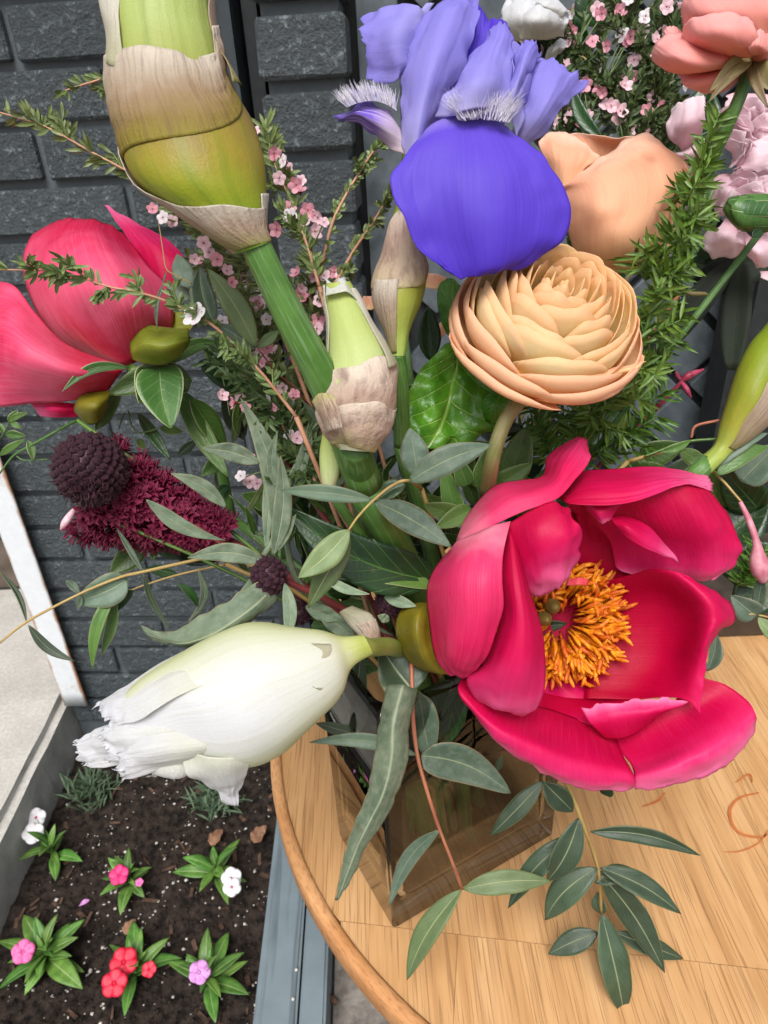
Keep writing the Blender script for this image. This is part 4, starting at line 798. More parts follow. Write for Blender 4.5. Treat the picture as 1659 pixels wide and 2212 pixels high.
ww([[(640, 500, -.4), (660, 620, -1), (640, 780, -.6)], [(420, 560, -.2), (430, 680, -1), (420, 800, -.3)], [(240, 610, .1), (250, 700, -.6), (260, 820, 0)], [(130, 650, .4), (120, 730, 0), (150, 830, .3)], [(66, 690, .6), (62, 740, .4), (100, 826, .6)]], .002, rag=.005)
ww([[(640, 520, -.6), (660, 620, -1.2), (640, 740, -.8)], [(480, 560, -.8), (500, 660, -1.4), (500, 760, -1)], [(330, 590, -.7), (340, 690, -1.2), (360, 785, -.8)], [(230, 620, -.4), (215, 690, -.7), (270, 790, -.4)], [(185, 650, -.2), (178, 710, -.4), (240, 800, -.2)]], 0, rag=.006, wr=.0014)
ww([[(760, 640, -1.0), (800, 720, -1.4), (780, 800, -.6)], [(560, 650, -1.4), (580, 740, -1.7), (570, 825, -.9)], [(410, 670, -1.3), (420, 760, -1.6), (430, 852, -.8)], [(310, 700, -1.0), (310, 780, -1.2), (330, 878, -.7)], [(270, 740, -.8), (262, 815, -.9), (286, 892, -.6)]], 0, rag=.005, wr=.0014)
ww([[(900, 770, -1.2), (740, 770, -1.6), (560, 770, -1.4)], [(895, 840, -.8), (760, 860, -1.2), (600, 860, -1)], [(870, 900, 0), (800, 920, -.2), (700, 905, 0)], [(824, 1005, .8), (818, 1000, .8), (790, 980, .8)]], 0, rag=.002)
ww([[(640, 760, -.8), (600, 780, -1), (420, 780, -1)], [(620, 840, -.3), (560, 865, -.6), (430, 855, -.5)], [(570, 880, .3), (520, 868, .2), (410, 876, .3)]], 0, rag=.004)
tubepx('stalk', [(1430, 235, 0), (1480, 245, .6), (1570, 240, 3), (1640, 260, 6)], [52, 46, 44, 40], PM['stem_iris'], wb, D, zw, n=14); into_vase(P(*zw(1640, 260), D+.06), -.5, -.5, .0045, PM['stem'], wb)
# ---- iris
D = .30
ir = stemthing('iris', 'blue-violet bearded iris with broad velvety falls at the top', 'iris')
ii = lambda rows, mat, **k: patch('petal', rows, D, PM[mat], ir, zi, **{**dict(nu=26, nv=30, wr=.0014, wsc=55, ruf=.0022, rsc=150, sides='tlr', rag=.003, rfq=9), **k})
ii([[(560, 230, 1), (620, 220, .8), (700, 210, 1)], [(590, 120, 1.2), (640, 110, 1), (720, 130, 1.2)], [(600, 15, 1.2), (640, 40, 1), (735, 92, 1.3)]], 'iris_fall')
ii([[(440, 470, 1.2), (560, 470, .8), (700, 470, 1)], [(380, 330, 1.4), (560, 320, .8), (760, 330, 1)], [(400, 180, 1.6), (580, 160, 1), (800, 210, 1.3)], [(470, 60, 1.8), (600, 50, 1.4), (740, 130, 1.6)]], 'iris_std')
ii([[(735, 470, .3), (770, 500, .3), (800, 530, .5)], [(770, 380, 0), (830, 420, -.6), (870, 470, 0)], [(800, 280, 0), (880, 330, -.8), (930, 390, -.2)], [(828, 203, .3), (920, 238, -.2), (1014, 305, .4)]], 'iris_std', wr=.002)
ii([[(470, 10, 1), (420, 120, .5), (365, 275, .5)], [(380, 25, .5), (340, 120, -.3), (330, 285, .3)], [(280, 45, .8), (270, 140, .2), (285, 295, .6)], [(200, 50, 1.2), (205, 130, .6), (235, 303, .8)]], 'iris_std', wr=.0022, ruf=.0025)
ii([[(360, 560, 0), (390, 560, -.3), (410, 555, 0)], [(350, 450, 0), (410, 440, -.8), (470, 420, 0)], [(350, 300, .2), (440, 290, -1.2), (540, 290, -.2)], [(372, 160, .3), (480, 150, -1.2), (592, 180, -.3)], [(425, 55, .5), (530, 40, -.8), (612, 80, -.2)], [(500, 5, .8), (560, -12, 0), (632, -5, .4)]], 'iris_std')
ii([[(700, 400, -.6), (730, 405, -.8), (770, 500, -.3)], [(730, 330, -.5), (770, 330, -1), (800, 380, -.3)], [(770, 240, -.2), (800, 250, -.7), (822, 280, 0)], [(800, 180, .2), (815, 190, 0), (826, 210, .2)]], 'iris_std', nu=14)
ii([[(470, 425, -.5), (560, 400, -1.5), (640, 385, -1.5), (720, 380, -.8)], [(520, 320, -.8), (590, 300, -1.8), (660, 290, -1.8), (735, 300, -1)], [(590, 215, -.6), (640, 200, -1.4), (690, 190, -1.4), (740, 200, -.8)], [(660, 115, -.2), (690, 95, -.7), (715, 83, -.7), (738, 110, -.3)]], 'iris_std')
ii([[(700, 390, -.8), (730, 400, -1), (750, 385, -.8)], [(720, 330, -.8), (760, 300, -1.5), (790, 280, -.8)], [(750, 220, -.6), (790, 200, -1.2), (825, 220, -.5)], [(785, 155, -.3), (812, 143, -.6), (840, 185, -.2)]], 'iris_std', nu=16)
ii([[(330, 440, .3), (345, 490, 0), (358, 565, .2)], [(300, 390, .2), (290, 450, -.5), (300, 522, .2)], [(240, 360, .3), (235, 420, -.5), (252, 490, .3)], [(180, 370, .4), (185, 405, -.2), (195, 442, .4)], [(140, 403, .6), (140, 418, .4), (145, 436, .6)], [(103, 418, .8), (106, 425, .8), (115, 434, .8)]], 'iris_stripe', nu=16)
ii([[(420, 465, -.4), (520, 418, -.7), (620, 418, -.7), (722, 455, -.5)], [(370, 540, -1), (500, 500, -1.2), (650, 490, -1.1), (802, 530, -.8)], [(306, 640, -1.2), (480, 620, -1.35), (680, 610, -1.6), (890, 610, -1)], [(332, 740, -1.3), (490, 740, -1.25), (690, 740, -1.6), (952, 740, -.9)], [(385, 850, -1.2), (510, 850, -1.05), (690, 860, -1.4), (928, 850, -.6)], [(450, 930, -1.0), (550, 950, -.8), (680, 950, -1.0), (850, 920, -.3)], [(530, 968, -.8), (566, 996, -.6), (640, 985, -.6), (760, 965, -.2)]], 'iris_fall', nu=38, nv=38, sides='tlr', wr=.0012, wsc=45, ruf=.0014, rsc=110, rag=.001, rfq=6, pleat=.0007)
b = MB(); rg = random.Random(5)
for k in range(620):
    t = rg.random(); x = 548+t*182; y = 428+22*abs(t-.4)-rg.random()*40; p = P(*zi(x, y), D-.012+rg.uniform(-.003, .004))
    d = unit(-ID+IR*(t-.5)*1.5+np.array([rg.gauss(0, .16) for _ in range(3)])-FWD*.3); L = rg.uniform(.004, .0105)
    b.tube([p, p+d*L*.5, p+d*L+IR*rg.gauss(0, .0012)], [.00014, .00013, .00004], 3, cap=False)
for k in range(420):
    t = rg.random(); x = 150+t*180; y = 385-42*math.sin(t*2.6)+t*34; p = P(*zi(x, y), D-.002+rg.uniform(-.003, .003))
    d = unit(-ID*1.0-IR*(.75-t*.6)+np.array([rg.gauss(0, .16) for _ in range(3)])); L = rg.uniform(.005, .0095)
    b.tube([p, p+d*L*.5, p+d*L], [.00013, .00013, .00004], 3, cap=False)
kind(b.build('beard', PM['beard'], ir), 'stuff')
bd = Body([(868, 335), (856, 440), (838, 495), (822, 560), (806, 610), (808, 660), (830, 720), (845, 768)], [(884, 335), (893, 440), (905, 500), (918, 555), (922, 600), (912, 650), (885, 715), (874, 768)], .325)
bo = bd.build('spathe', PM['budgreen'], ir, 30, 22); bd.shell('sheath', PM['spathe_dry'], bo, .62, .12, -30, 210, 1.03, wr=.0007, wsc=120); bd.shell('sheath', PM['spathe'], bo, .98, .55, 95, 215, 1.04, wr=.0006)
tubepx('stem', [(860, 765, 0), (866, 830, .8), (868, 960, 3)], [15, 17, 18], PM['stem'], ir, .325, n=12); into_vase(P(868, 960, .355), .2, .5, .0045, PM['stem'], ir)
# ---- peach ranunculus
D = .315
rn = stemthing('ranunculus', 'peach ranunculus with many thin concentric petals in front of the rose', 'ranunculus')
C0 = P(*zn(800, 600), D); R0 = 775*.2976*D/FU
nrm = unit(-FWD*.84-ID*.53+IR*.13); ax_ = unit(IR-nrm*np.dot(IR, nrm)); ay_ = np.cross(nrm, ax_)
rg = random.Random(21)
def rpetal(r, zr_, az, wid, mat, tilt=0, frill=.02, curl=.1, base=-.62, bulge=1.12):
    nu, nv = 15, 12; G = np.zeros((nv, nu, 3)); ph = rg.random()*9
    for i in range(nu):
        x = -1+2*i/(nu-1); a = az+wid*x; top = 1-.26*abs(x)**3.2+.012*math.sin(x*6+ph)
        for j in range(nv):
            s = j/(nv-1)*top
            rr = 2*(1-s)*s*(r*bulge)+s*s*r; zz = (1-s)**2*base+2*(1-s)*s*(base*.55+.12*zr_)+s*s*(zr_+tilt)
            rr *= 1+frill*math.sin(x*5+ph)*s**3; rr -= curl*s**4*r*.25; rr *= 1-.10*x*x*(1-s)
            zz += frill*.6*math.sin(x*8+2*ph)*s**3
            G[j, i] = C0+R0*((ax_*math.cos(a)+ay_*math.sin(a))*rr+nrm*zz)
    return MB().grid(G).build('petal', mat, rn, th=.0003)
layers = [(1.0, -.22, 6, .80, 'ranun_out'), (.95, -.08, 6, .78, 'ranun_out'), (.88, .04, 6, .76, 'ranun_out'), (.80, .14, 6, .76, 'ranun'), (.72, .23, 6, .76, 'ranun'), (.64, .31, 6, .76, 'ranun'), (.56, .37, 6, .74, 'ranun'), (.48, .42, 5, .82, 'ranun'), (.40, .45, 5, .82, 'ranun'), (.32, .46, 5, .82, 'ranun'), (.24, .44, 4, .95, 'ranun'), (.16, .40, 4, .95, 'ranun'), (.09, .36, 3, 1.2, 'ranun')]
for li, (r, z, n_, wd, mt) in enumerate(layers):
    for k in range(n_):
        rpetal(r*rg.uniform(.95, 1.04), z*.9+rg.uniform(-.035, .045), k*6.283/n_+li*.83+rg.uniform(-.2, .2), wd*rg.uniform(.8, 1.2), PM[mt], frill=.016, curl=.25+.55*(1-r))
for rows in ([[(700, 1215, .6), (1000, 1215, .6), (1300, 1130, .8)], [(500, 1120, -.6), (950, 1130, -1.4), (1400, 1020, -.4)], [(480, 1080, -.6), (960, 1060, -1.6), (1462, 965, .2)]],):
    patch('petal', rows, D, PM['ranun_out'], rn, zn, ruf=.001, sides='t')
sto = tubepx('stem', [(600, 1180, 1.4), (520, 1280, .8), (440, 1400, .8), (380, 1560, 1.2), (340, 1720, 2), (310, 1900, 4)], [62, 58, 56, 56, 58, 60], PM['stem_fuzzy'], rn, D, lambda x, y: zn(x, y), n=14)
b = MB()
for k in range(300):
    t = rg.random(); q = crom([P(*zn(x, y), D+dz*.01) for x, y, dz in ((600, 1180, 1.4), (520, 1280, .8), (440, 1400, .8), (380, 1560, 1.2), (340, 1720, 2))], 40)[int(t*39)]
    d = unit(np.random.randn(3)); p = q+d*.0021; b.tube([p, p+d*.0016], [.00008, .00003], 3, cap=False)
kind(b.build('stem_hairs', PM['beard'], sto), 'stuff'); into_vase(P(*zn(310, 1900), D+.04), .4, -.2, .0024, PM['stem_fuzzy'], rn)
# ---- rose
D = .36
ro_ = stemthing('rose', 'soft peach rose behind the iris and ranunculus', 'rose')
rr = lambda rows, **k: patch('petal', rows[::-1], D, PM['rose'], ro_, zt, **{**dict(nu=26, nv=28, wr=.0011, wsc=45, ruf=.0012, rsc=120, sides='t'), **k})
rr([[(385, 862, 1.2), (460, 846, 1.2), (540, 848, 1.2), (640, 875, 1.2), (760, 870, 1.2), (860, 875, 1.2)], [(450, 930, 1.4), (560, 930, 1.8), (680, 940, 1.8), (820, 960, 1.6)], [(500, 1060, 1.8), (600, 1070, 2.4), (700, 1070, 2.4), (800, 1060, 2)]])
rr([[(195, 915, 1), (260, 858, 1), (380, 858, .8), (480, 903, .6), (584, 1008, .4)], [(225, 1000, .6), (290, 970, 0), (380, 980, -.3), (460, 1000, -.2), (540, 1040, .1)], [(245, 1070, .6), (300, 1090, 0), (360, 1110, -.3), (420, 1110, -.2), (480, 1090, 0)], [(260, 1260, 1), (310, 1290, .5), (360, 1290, .3), (400, 1280, .3), (440, 1250, .3)]])
rr([[(318, 1144, 1.0), (520, 1038, .8), (700, 934, .5), (858, 868, .9), (905, 886, 1.2)], [(340, 1185, -.2), (540, 1100, -1.0), (730, 1010, -1.3), (890, 940, -.7), (1010, 950, .6)], [(350, 1230, 0), (560, 1190, -1.4), (760, 1130, -1.5), (905, 1060, -.8), (1000, 1040, -.5), (1114, 1013, 1.1)], [(370, 1320, 0), (580, 1330, -2), (780, 1320, -1.8), (930, 1250, -1.1), (1040, 1190, -.5), (1184, 1140, 1.4)], [(380, 1450, .3), (580, 1470, -1.5), (780, 1480, -1.7), (930, 1420, -.8), (1055, 1280, .6)], [(420, 1600, 1), (580, 1620, -.5), (760, 1640, -.6), (880, 1600, 0), (1010, 1480, .8)], [(480, 1720, 2), (600, 1740, 1), (740, 1740, 1), (840, 1700, 1.2), (960, 1620, 1.8)]], ruf=.0022, nu=34, nv=36)
rr([[(1110, 1015, 1), (1150, 1070, .6), (1182, 1140, 1)], [(1060, 1120, 2), (1110, 1200, 1.8), (1140, 1230, 2)], [(1000, 1300, 2.4), (1060, 1400, 2), (1120, 1420, 2.4)], [(960, 1600, 2.6), (1010, 1640, 2.4), (1060, 1600, 2.6)]])
into_vase(P(*zt(720, 1740), D+.02), .5, .8, .003, PM['stem'], ro_, 'stem')
# ---- coral ranunculus at the upper right corner
D = .34
co = stemthing('coral_ranunculus', 'coral pink cupped flower on a long stem at the upper right corner', 'ranunculus')
ccp = lambda rows, **k: patch('petal', rows[::-1], D, PM['coral'], co, zt, **{**dict(nu=24, nv=22, wr=.0009, wsc=60, ruf=.0008, sides='t'), **k})
ccp([[(1118, 130, 1), (1120, 0, 0), (1250, -90, -.6), (1450, -130, -.6), (1700, -110, .4)], [(1150, 200, .4), (1250, 90, -1.8), (1450, 40, -2.2), (1700, 60, -1.4)], [(1300, 300, .6), (1400, 260, -.8), (1600, 260, -1), (1720, 260, 0)]])
ccp([[(985, 225, .8), (1010, 170, .6), (1060, 165, .6), (1110, 190, .8)], [(1010, 300, .6), (1080, 280, 0), (1130, 280, .3)], [(1300, 380, 1), (1350, 370, .8), (1400, 370, 1)]])
ccp([[(915, 380, .8), (925, 300, .2), (990, 225, 0), (1100, 195, .4)], [(960, 432, .6), (1040, 370, -1.4), (1130, 310, -1.6), (1250, 290, -.8)], [(1070, 478, .6), (1200, 440, -1.4), (1320, 390, -1.6), (1440, 330, -.8)], [(1300, 470, .8), (1400, 440, -.3), (1480, 410, -.3), (1540, 370, .2)]])
ccp([[(1085, 480, 1), (1130, 540, .6), (1210, 585, .6), (1330, 603, 1)], [(1250, 460, .2), (1300, 500, -.6), (1360, 530, -.4), (1420, 560, .4)], [(1480, 380, .2), (1510, 400, -.2), (1530, 420, 0), (1550, 430, .4)]])
ccp([[(1700, 200, .4), (1740, 300, .4), (1700, 420, 1)], [(1640, 220, -1.4), (1660, 320, -1.6), (1640, 400, -.6)], [(1560, 300, -.6), (1560, 340, -.8), (1560, 380, -.4)]])
ccp([[(1096, 240, -.2), (1140, 140, -1.4), (1290, 90, -2.4), (1460, 92, -2.6), (1560, 135, -2)], [(1125, 310, -.4), (1230, 220, -2.4), (1400, 180, -3.2), (1590, 200, -2.6)], [(1230, 356, -.3), (1320, 310, -2), (1450, 290, -2.6), (1620, 320, -1.8)], [(1400, 372, 0), (1460, 370, -1), (1540, 368, -1), (1580, 366, -.4)]])
ccp([[(1520, 262, -2.4), (1600, 195, -2.4), (1640, 215, -2), (1700, 330, -1)], [(1540, 330, -2), (1590, 300, -2.4), (1630, 310, -2.2), (1690, 360, -1)], [(1560, 366, -.6), (1590, 362, -1), (1620, 360, -1), (1660, 370, -.4)]])
for (b_, t_, w_, m_) in (((1555, 375), (1280, 588), 120, 'sepal_brown'), ((1560, 400), (1272, 660), 66, 'sepal_brown'), ((1570, 385), (1662, 692), 62, 'sepal_brown'), ((1590, 380), (1680, 580), 130, 'sepal_brown')):
    leaf(co, b_, t_, w_, PM[m_], D-.004, D-.012, zt, name='sepal', sag=.12, bend=.06)
tubepx('stem', [(1555, 385, 0), (1490, 590, .2), (1400, 800, .8), (1310, 1000, 2), (1200, 1300, 4), (1100, 1600, 5)], [42, 40, 42, 42, 40, 40], PM['stem'], co, D, zt, n=14); into_vase(P(*zt(1100, 1600), D+.05), .8, .7, .0025, PM['stem'], co)
# ---- pale pink double flowers behind
D = .42
for lab, cx, cy, petals, rad in (('pale pink double flower below the coral flower at the right edge', 1500, 480, [
      [[(1060, 520, 1), (900, 675, 1), (830, 610, 1)], [(1090, 400, 0), (950, 450, -1.2), (780, 520, .4)], [(1100, 280, 0), (960, 320, -1.2), (755, 430, .6)], [(1110, 170, .4), (960, 200, -.4), (800, 290, .8)]],
      [[(1150, 560, .6), (1100, 700, .6), (1050, 800, .8)], [(1050, 580, .2), (950, 700, -.4), (900, 780, .4)], [(900, 672, .8), (800, 690, .4), (700, 705, .8)]],
      [[(1400, 640, -1), (1400, 800, -1), (1350, 840, -1)], [(1520, 590, -2), (1550, 760, -2.2), (1500, 860, -2)], [(1680, 520, -2), (1720, 700, -2), (1700, 880, -1.6)]],
      [[(1300, 150, .4), (1500, 160, .2), (1700, 180, .4)], [(1280, 300, -.8), (1480, 330, -1.4), (1700, 340, -1)], [(1290, 430, 0), (1450, 450, -.6), (1650, 470, 0)]]], 300),
    ('pale pink double flower under the round green bud at the right edge', 1540, 1120, [
      [[(1330, 1260, .4), (1420, 1330, .2), (1470, 1440, .6)], [(1200, 1340, -.6), (1300, 1430, -1.2), (1450, 1520, -.2)], [(1040, 1460, .4), (1080, 1560, .2), (1180, 1640, .6), (1330, 1640, .6), (1440, 1555, .8)]],
      [[(1480, 1440, .2), (1560, 1440, 0), (1680, 1400, .4)], [(1450, 1520, -.4), (1560, 1580, -1), (1700, 1560, -.2)], [(1490, 1660, .4), (1570, 1735, .4), (1720, 1700, .8)]],
      [[(1180, 900, 0), (1300, 880, -.4), (1420, 900, 0)], [(1160, 1050, -.6), (1300, 1040, -1.6), (1430, 1050, -.8)], [(1180, 1250, .2), (1300, 1270, 0), (1420, 1240, .4)]],
      [[(1600, 1760, 1), (1680, 1760, 1), (1760, 1740, 1)], [(1600, 1820, 1), (1680, 1850, 1), (1760, 1850, 1)]]], 260)):
    t = stemthing('double_flower', lab, 'flower', 'pale pink flowers at the right')
    for rows in petals: patch('petal', rows, D, PM['pale'], t, zk, nu=20, nv=20, wr=.0014, wsc=60, ruf=.0022, rsc=170, sides='tlr')
    rg = random.Random(cx); c = P(*zk(cx, cy), D-.014); sc = rad*.24*D/FU
    for k in range(20):
        th = rg.random()*6.283; q = math.sqrt(rg.random()); base = c+FWD*.012+(math.cos(th)*IR+math.sin(th)*ID)*sc*q*.45; tip = c-FWD*.014*(1-q*.6)+(math.cos(th)*IR+math.sin(th)*ID)*sc*(q*.9+.12)
        G = leaf_grid(base, tip, sc*rg.uniform(.7, 1.1), sag=rg.uniform(-.15, .25), roll=rg.uniform(-.5, .5), wav=.07, shape=3, nu=11, nv=12, fold=.2)
        for j in range(12):
            for i in range(11): G[j, i] += wob(G[j, i], .0022*(j/11)**2, 230, k)
        MB().grid(G).build('petal', PM['pale'], t, th=.0003)
    into_vase(P(*zk(cx-100, cy+500), D+.03), .9, .9, .002, PM['stem'], t, 'stem')
# round green bud in front of it
D = .36
gb = stemthing('green_bud', 'round green scaly bud in front of the pale pink flowers', 'bud')
bd = Body([(1243, 1200), (1300, 1115), (1420, 1090), (1560, 1085), (1720, 1090)], [(1250, 1215), (1300, 1290), (1420, 1385), (1560, 1395), (1720, 1390)], D, zk)
bo = bd.build('bud', PM['mid'], gb, 24, 20)
for (t0, t1, a0, a1) in ((.95, .30, 20, 130), (.95, .22, 60, 175), (.98, .5, -10, 70), (.98, .55, 110, 200)):
    bd.shell('scale', PM['peonyleaf'], bo, t0, (lambda t1: lambda q: t1+.5*abs(q-.5)**1.5)(t1), a0, a1, 1.05, wr=.0004, nt=14, na=14)
leaf(gb, (1600, 1390), (1510, 1450), 90, PM['dark'], D-.004, D-.006, zk); into_vase(P(*zk(1720, 1240), D+.02), 1, .5, .002, PM['stem'], gb, 'stem')
# ---- white flower at the top
D = .43
wf = stemthing('white_flower', 'creamy white flower at the top behind the iris', 'flower')
for rows in ([[(-60, 260, 1), (100, 260, 0), (300, 260, .6)], [(-40, 120, 0), (120, 110, -1.6), (330, 180, -.4)], [(-20, 10, .4), (150, -40, -.6), (300, 30, .4)]], [[(60, 250, -.6), (200, 260, -1), (350, 235, -.4)], [(40, 120, -1), (190, 120, -2.6), (390, 150, -1)], [(150, 10, -.6), (270, 0, -1.4), (412, 110, -.4)]], [[(190, 60, -1.6), (230, 80, -2), (300, 110, -1.8)], [(170, 10, -1.4), (240, 30, -2.4), (380, 80, -1.4)], [(180, -10, -1), (290, -6, -1.4), (400, 70, -.8)]], [[(-80, 300, .6), (-40, 300, .2), (20, 290, .6)], [(-80, 200, 0), (-40, 190, -.6), (30, 200, 0)], [(-60, 120, .4), (-10, 140, 0), (40, 170, .4)]], [[(230, 420, 1), (290, 380, .6), (340, 330, 1)], [(260, 330, .4), (300, 310, 0), (350, 300, .4)], [(300, 260, .6), (330, 250, .4), (380, 260, .6)]]):
    patch('petal', rows, D, PM['white2'], wf, zt, wr=.0018, wsc=50, ruf=.002, sides='tlr')
into_vase(P(*zt(150, 300), D+.02), .1, .9, .0025, PM['stem'], wf, 'stem')
# ------------------------------------------------------------------ filler: waxflower, pods, eucalyptus, fern
def floret_mesh(nm, pm, r=1.0, npet=5, seed=0, cup=.25, gap=1.0, tube=True):
    global rg; rg = random.Random(seed); b = MB()
    floret_flat(b, np.zeros(3), r, (0, 0, 1), 0, 1, npet, cup, .70)
    b.tube([(0, 0, -.75*r), (0, 0, -.3*r), (0, 0, .04*r)], [.10*r, .30*r, .36*r], 9, 1, cap=False)
    for k in range(9):
        a = k*.7; b.tube([(.24*r*math.cos(a), .24*r*math.sin(a), 0), (.28*r*math.cos(a), .28*r*math.sin(a), .16*r)], [.035*r, .05*r], 4, 0)
    return b.mesh(nm, [pm, PM['waxc']])
WAX = [floret_mesh('floret', PM[m], 1, 5, i, c) for i, (m, c) in enumerate((('waxp', .15), ('waxw', .1), ('waxp2', .45), ('waxp', .5), ('waxp2', .2)))]
def put(me, name, p, s, nrm, parent, spin=None):
    o = bpy.data.objects.new(name, me); COL.objects.link(o); o.parent = parent; o.matrix_parent_inverse = Matrix.Translation(-Vector(parent.location))
    q = Vector(nrm).to_track_quat('Z', 'Y').to_matrix().to_4x4()
    o.matrix_basis = Matrix.Translation(Vector(p)) @ q @ Matrix.Rotation(random.random()*6.28 if spin is None else spin, 4, 'Z') @ Matrix.Scale(s, 4); return o
def needles(b, q, L, wd, dens, rg, spread=.8, mi=0, up=None, clus=3):
    """needle leaves along a curve q (n,3), base to tip"""
    T = np.gradient(q, axis=0)
    for i in range(len(q)):
        t = unit(T[i]); 
        if rg.random() > dens: continue
        a = unit(np.cross(t, FWD)); c = np.cross(a, t); sd = rg.choice((-1, 1)); ph = rg.uniform(-.9, .9) + (0 if sd > 0 else math.pi)
        side = a*math.cos(ph)+c*math.sin(ph)
        for k in range(clus):
            d = unit(t*rg.uniform(.5, 1.1)+side*rg.uniform(.4, 1.0)*spread/.8+np.array([rg.gauss(0, .22) for _ in range(3)])); l = L*rg.uniform(.6, 1.15)
            p0 = q[i]+side*.0004; b.grid(leaf_grid(p0, p0+d*l, wd, sag=rg.uniform(-.1, .1), nu=3, nv=5, fold=.5, shape=2, view=unit(CAMP-p0)+np.array([rg.gauss(0, .4) for _ in range(3)])), mi)
def waxsprig(label, pts, d, dt, L=38, dens=.85, twigs=(), fl=(), n=46, r=4.0, mat='needle', smat='stem_pk', fx=0, fy=0, group='waxflower sprigs', down=True, tf=ID_TF, rf=15, wd=8, tl=60, seed=1, fill=0, nf=0):
    rg = random.Random(seed); t = stemthing('waxflower_sprig', label, 'sprig', group)
    m = len(pts); Q = crom([P(*tf(x, y), d+(dt-d)*i/(m-1)) for i, (x, y) in enumerate(pts)], n)
    MB().tube(Q, np.linspace(r, r*.4, n)*d/FU, 6).build('stem', PM[smat], t)
    b = MB(); needles(b, Q[2:], L*d/FU, wd*d/FU, dens, rg)
    for k in range(fill):
        i = rg.randint(3, n-3); T = unit(Q[i+1]-Q[i-1]); dd = unit(T*rg.uniform(.4, 1)+unit(np.random.randn(3))*.8); e = Q[i]+dd*tl*rg.uniform(.5, 1.2)*d/FU
        q = np.linspace(Q[i], e, 9); b.tube(q, .0005, 4); needles(b, q, L*.85*d/FU, wd*d/FU, 1, rg, clus=2)
        if rg.random() < .55 and fl: fl = list(fl)
    kind(b.build('needles', PM[mat], t), 'stuff')
    tips = []
    for (u, v, *o) in fl:
        u, v = tf(u, v); rp = o[0] if o else rf; ty = o[1] if len(o) > 1 else rg.randint(0, 4); dd = d+(dt-d)*.5-.004+rg.uniform(-.008, .004)
        p = P(u, v, dd); nr = unit(CAMP-p)+np.array([rg.gauss(0, .5), rg.gauss(0, .3), rg.uniform(-.1, .8)]); 
        j = int(np.argmin(np.linalg.norm(Q-p, axis=1))); j = max(j-3, 0)
        pdc = MB().tube(crom([Q[j], (Q[j]+p)/2-UP*.001, p-unit(nr)*rp*.6*dd/FU], 5), .00045, 5).build('pedicel', PM['needle'], t); put(WAX[ty], 'floret', p, rp*dd/FU, nr, pdc)
    for k in range(nf):
        i = rg.randint(int(n*.3), n-1); p = Q[i]+(IR*rg.gauss(0, .6)+ID*rg.gauss(-.2, .6)-FWD*rg.uniform(.1, .6))*tl*.55*d/FU; nr = unit(unit(CAMP-p)+np.array([rg.gauss(0, .6), rg.gauss(0, .4), rg.uniform(-.2, .7)])); rp = rg.uniform(9, 16)*d/FU
        put(WAX[rg.randint(0, 4)], 'floret', p, rp, nr, MB().tube(crom([Q[max(i-2, 0)], (Q[i]+p)/2, p-nr*rp*.6], 5), .0004, 4).build('pedicel', PM['needle'], t))
    if down: into_vase(Q[0], fx, fy, .0012, PM[smat], t, n=6)
    return t
waxsprig('waxflower sprig reaching to the left edge above the left peony', [(640, 640), (520, 560), (420, 470), (300, 385), (200, 330), (100, 275), (-10, 240)], .345, .33, fl=[(352, 470, 15, 1), (372, 478, 14, 0), (440, 525, 16, 0), (452, 545, 15, 0), (470, 560, 16, 2), (490, 585, 14, 3), (420, 560, 12, 3), (500, 610, 13, 2), (330, 452, 13, 2)], twigs=(), fill=16, tl=55, seed=3, nf=0, fx=-.7, fy=.6)
waxsprig('waxflower sprig crossing in front of the left peony with one white flower', [(640, 900), (560, 800), (480, 720), (420, 678), (330, 640), (230, 618), (130, 588), (-5, 582)], .325, .31, L=34, fl=[(420, 680, 30, 1)], fill=14, tl=60, seed=4, fx=-.8, fy=.2)
waxsprig('waxflower tip poking out left of the large papery bud at its upper part', [(420, 240), (330, 200), (250, 168), (190, 180), (135, 198)], .34, .33, L=30, fl=[], seed=5, fill=3, n=26, down=True, fx=-.5, fy=.8)
waxsprig('waxflower sprig with flower clusters right of the large papery bud', [(690, 620), (660, 520), (625, 430), (600, 370), (585, 330), (575, 275)], .37, .37, fl=[(612, 348, 15, 1), (620, 362, 14, 0), (640, 400, 17, 2), (603, 385, 15, 0), (665, 455, 17, 2), (687, 470, 16, 3), (627, 466, 17, 1), (598, 496, 17, 2), (680, 500, 17, 3), (660, 478, 14, 0), (650, 390, 13, 0), (700, 480, 12, 0)], seed=6, fill=10, tl=45, nf=6, fx=-.3, fy=.8)
waxsprig('bare-tipped waxflower sprig between the pier and the iris bud, upper one', [(690, 600), (715, 490), (745, 425), (775, 375), (805, 330), (830, 310)], .38, .38, L=20, fl=[], seed=7, fill=5, tl=30, n=34, fx=-.2, fy=.9)
waxsprig('bare-tipped waxflower sprig touching the iris spathe, lower one', [(720, 620), (765, 540), (800, 490), (830, 440), (850, 410)], .37, .36, L=22, fl=[], seed=8, fill=5, tl=30, n=30, fx=0, fy=.9)
waxsprig('flowering waxflower mass between the thick green stalk and the wrapped bud', [(700, 1000), (690, 880), (680, 780), (672, 680), (664, 600)], .385, .385, fl=[(662, 645, 15, 2), (648, 633, 13, 2), (690, 650, 15, 0), (700, 670, 15, 0), (688, 690, 17, 4), (640, 590, 14, 2), (700, 595, 15, 0), (722, 588, 14, 2), (735, 595, 12, 0), (677, 597, 14, 0), (690, 630, 10, 1)], seed=9, fill=34, tl=75, nf=16, fx=-.2, fy=.7)
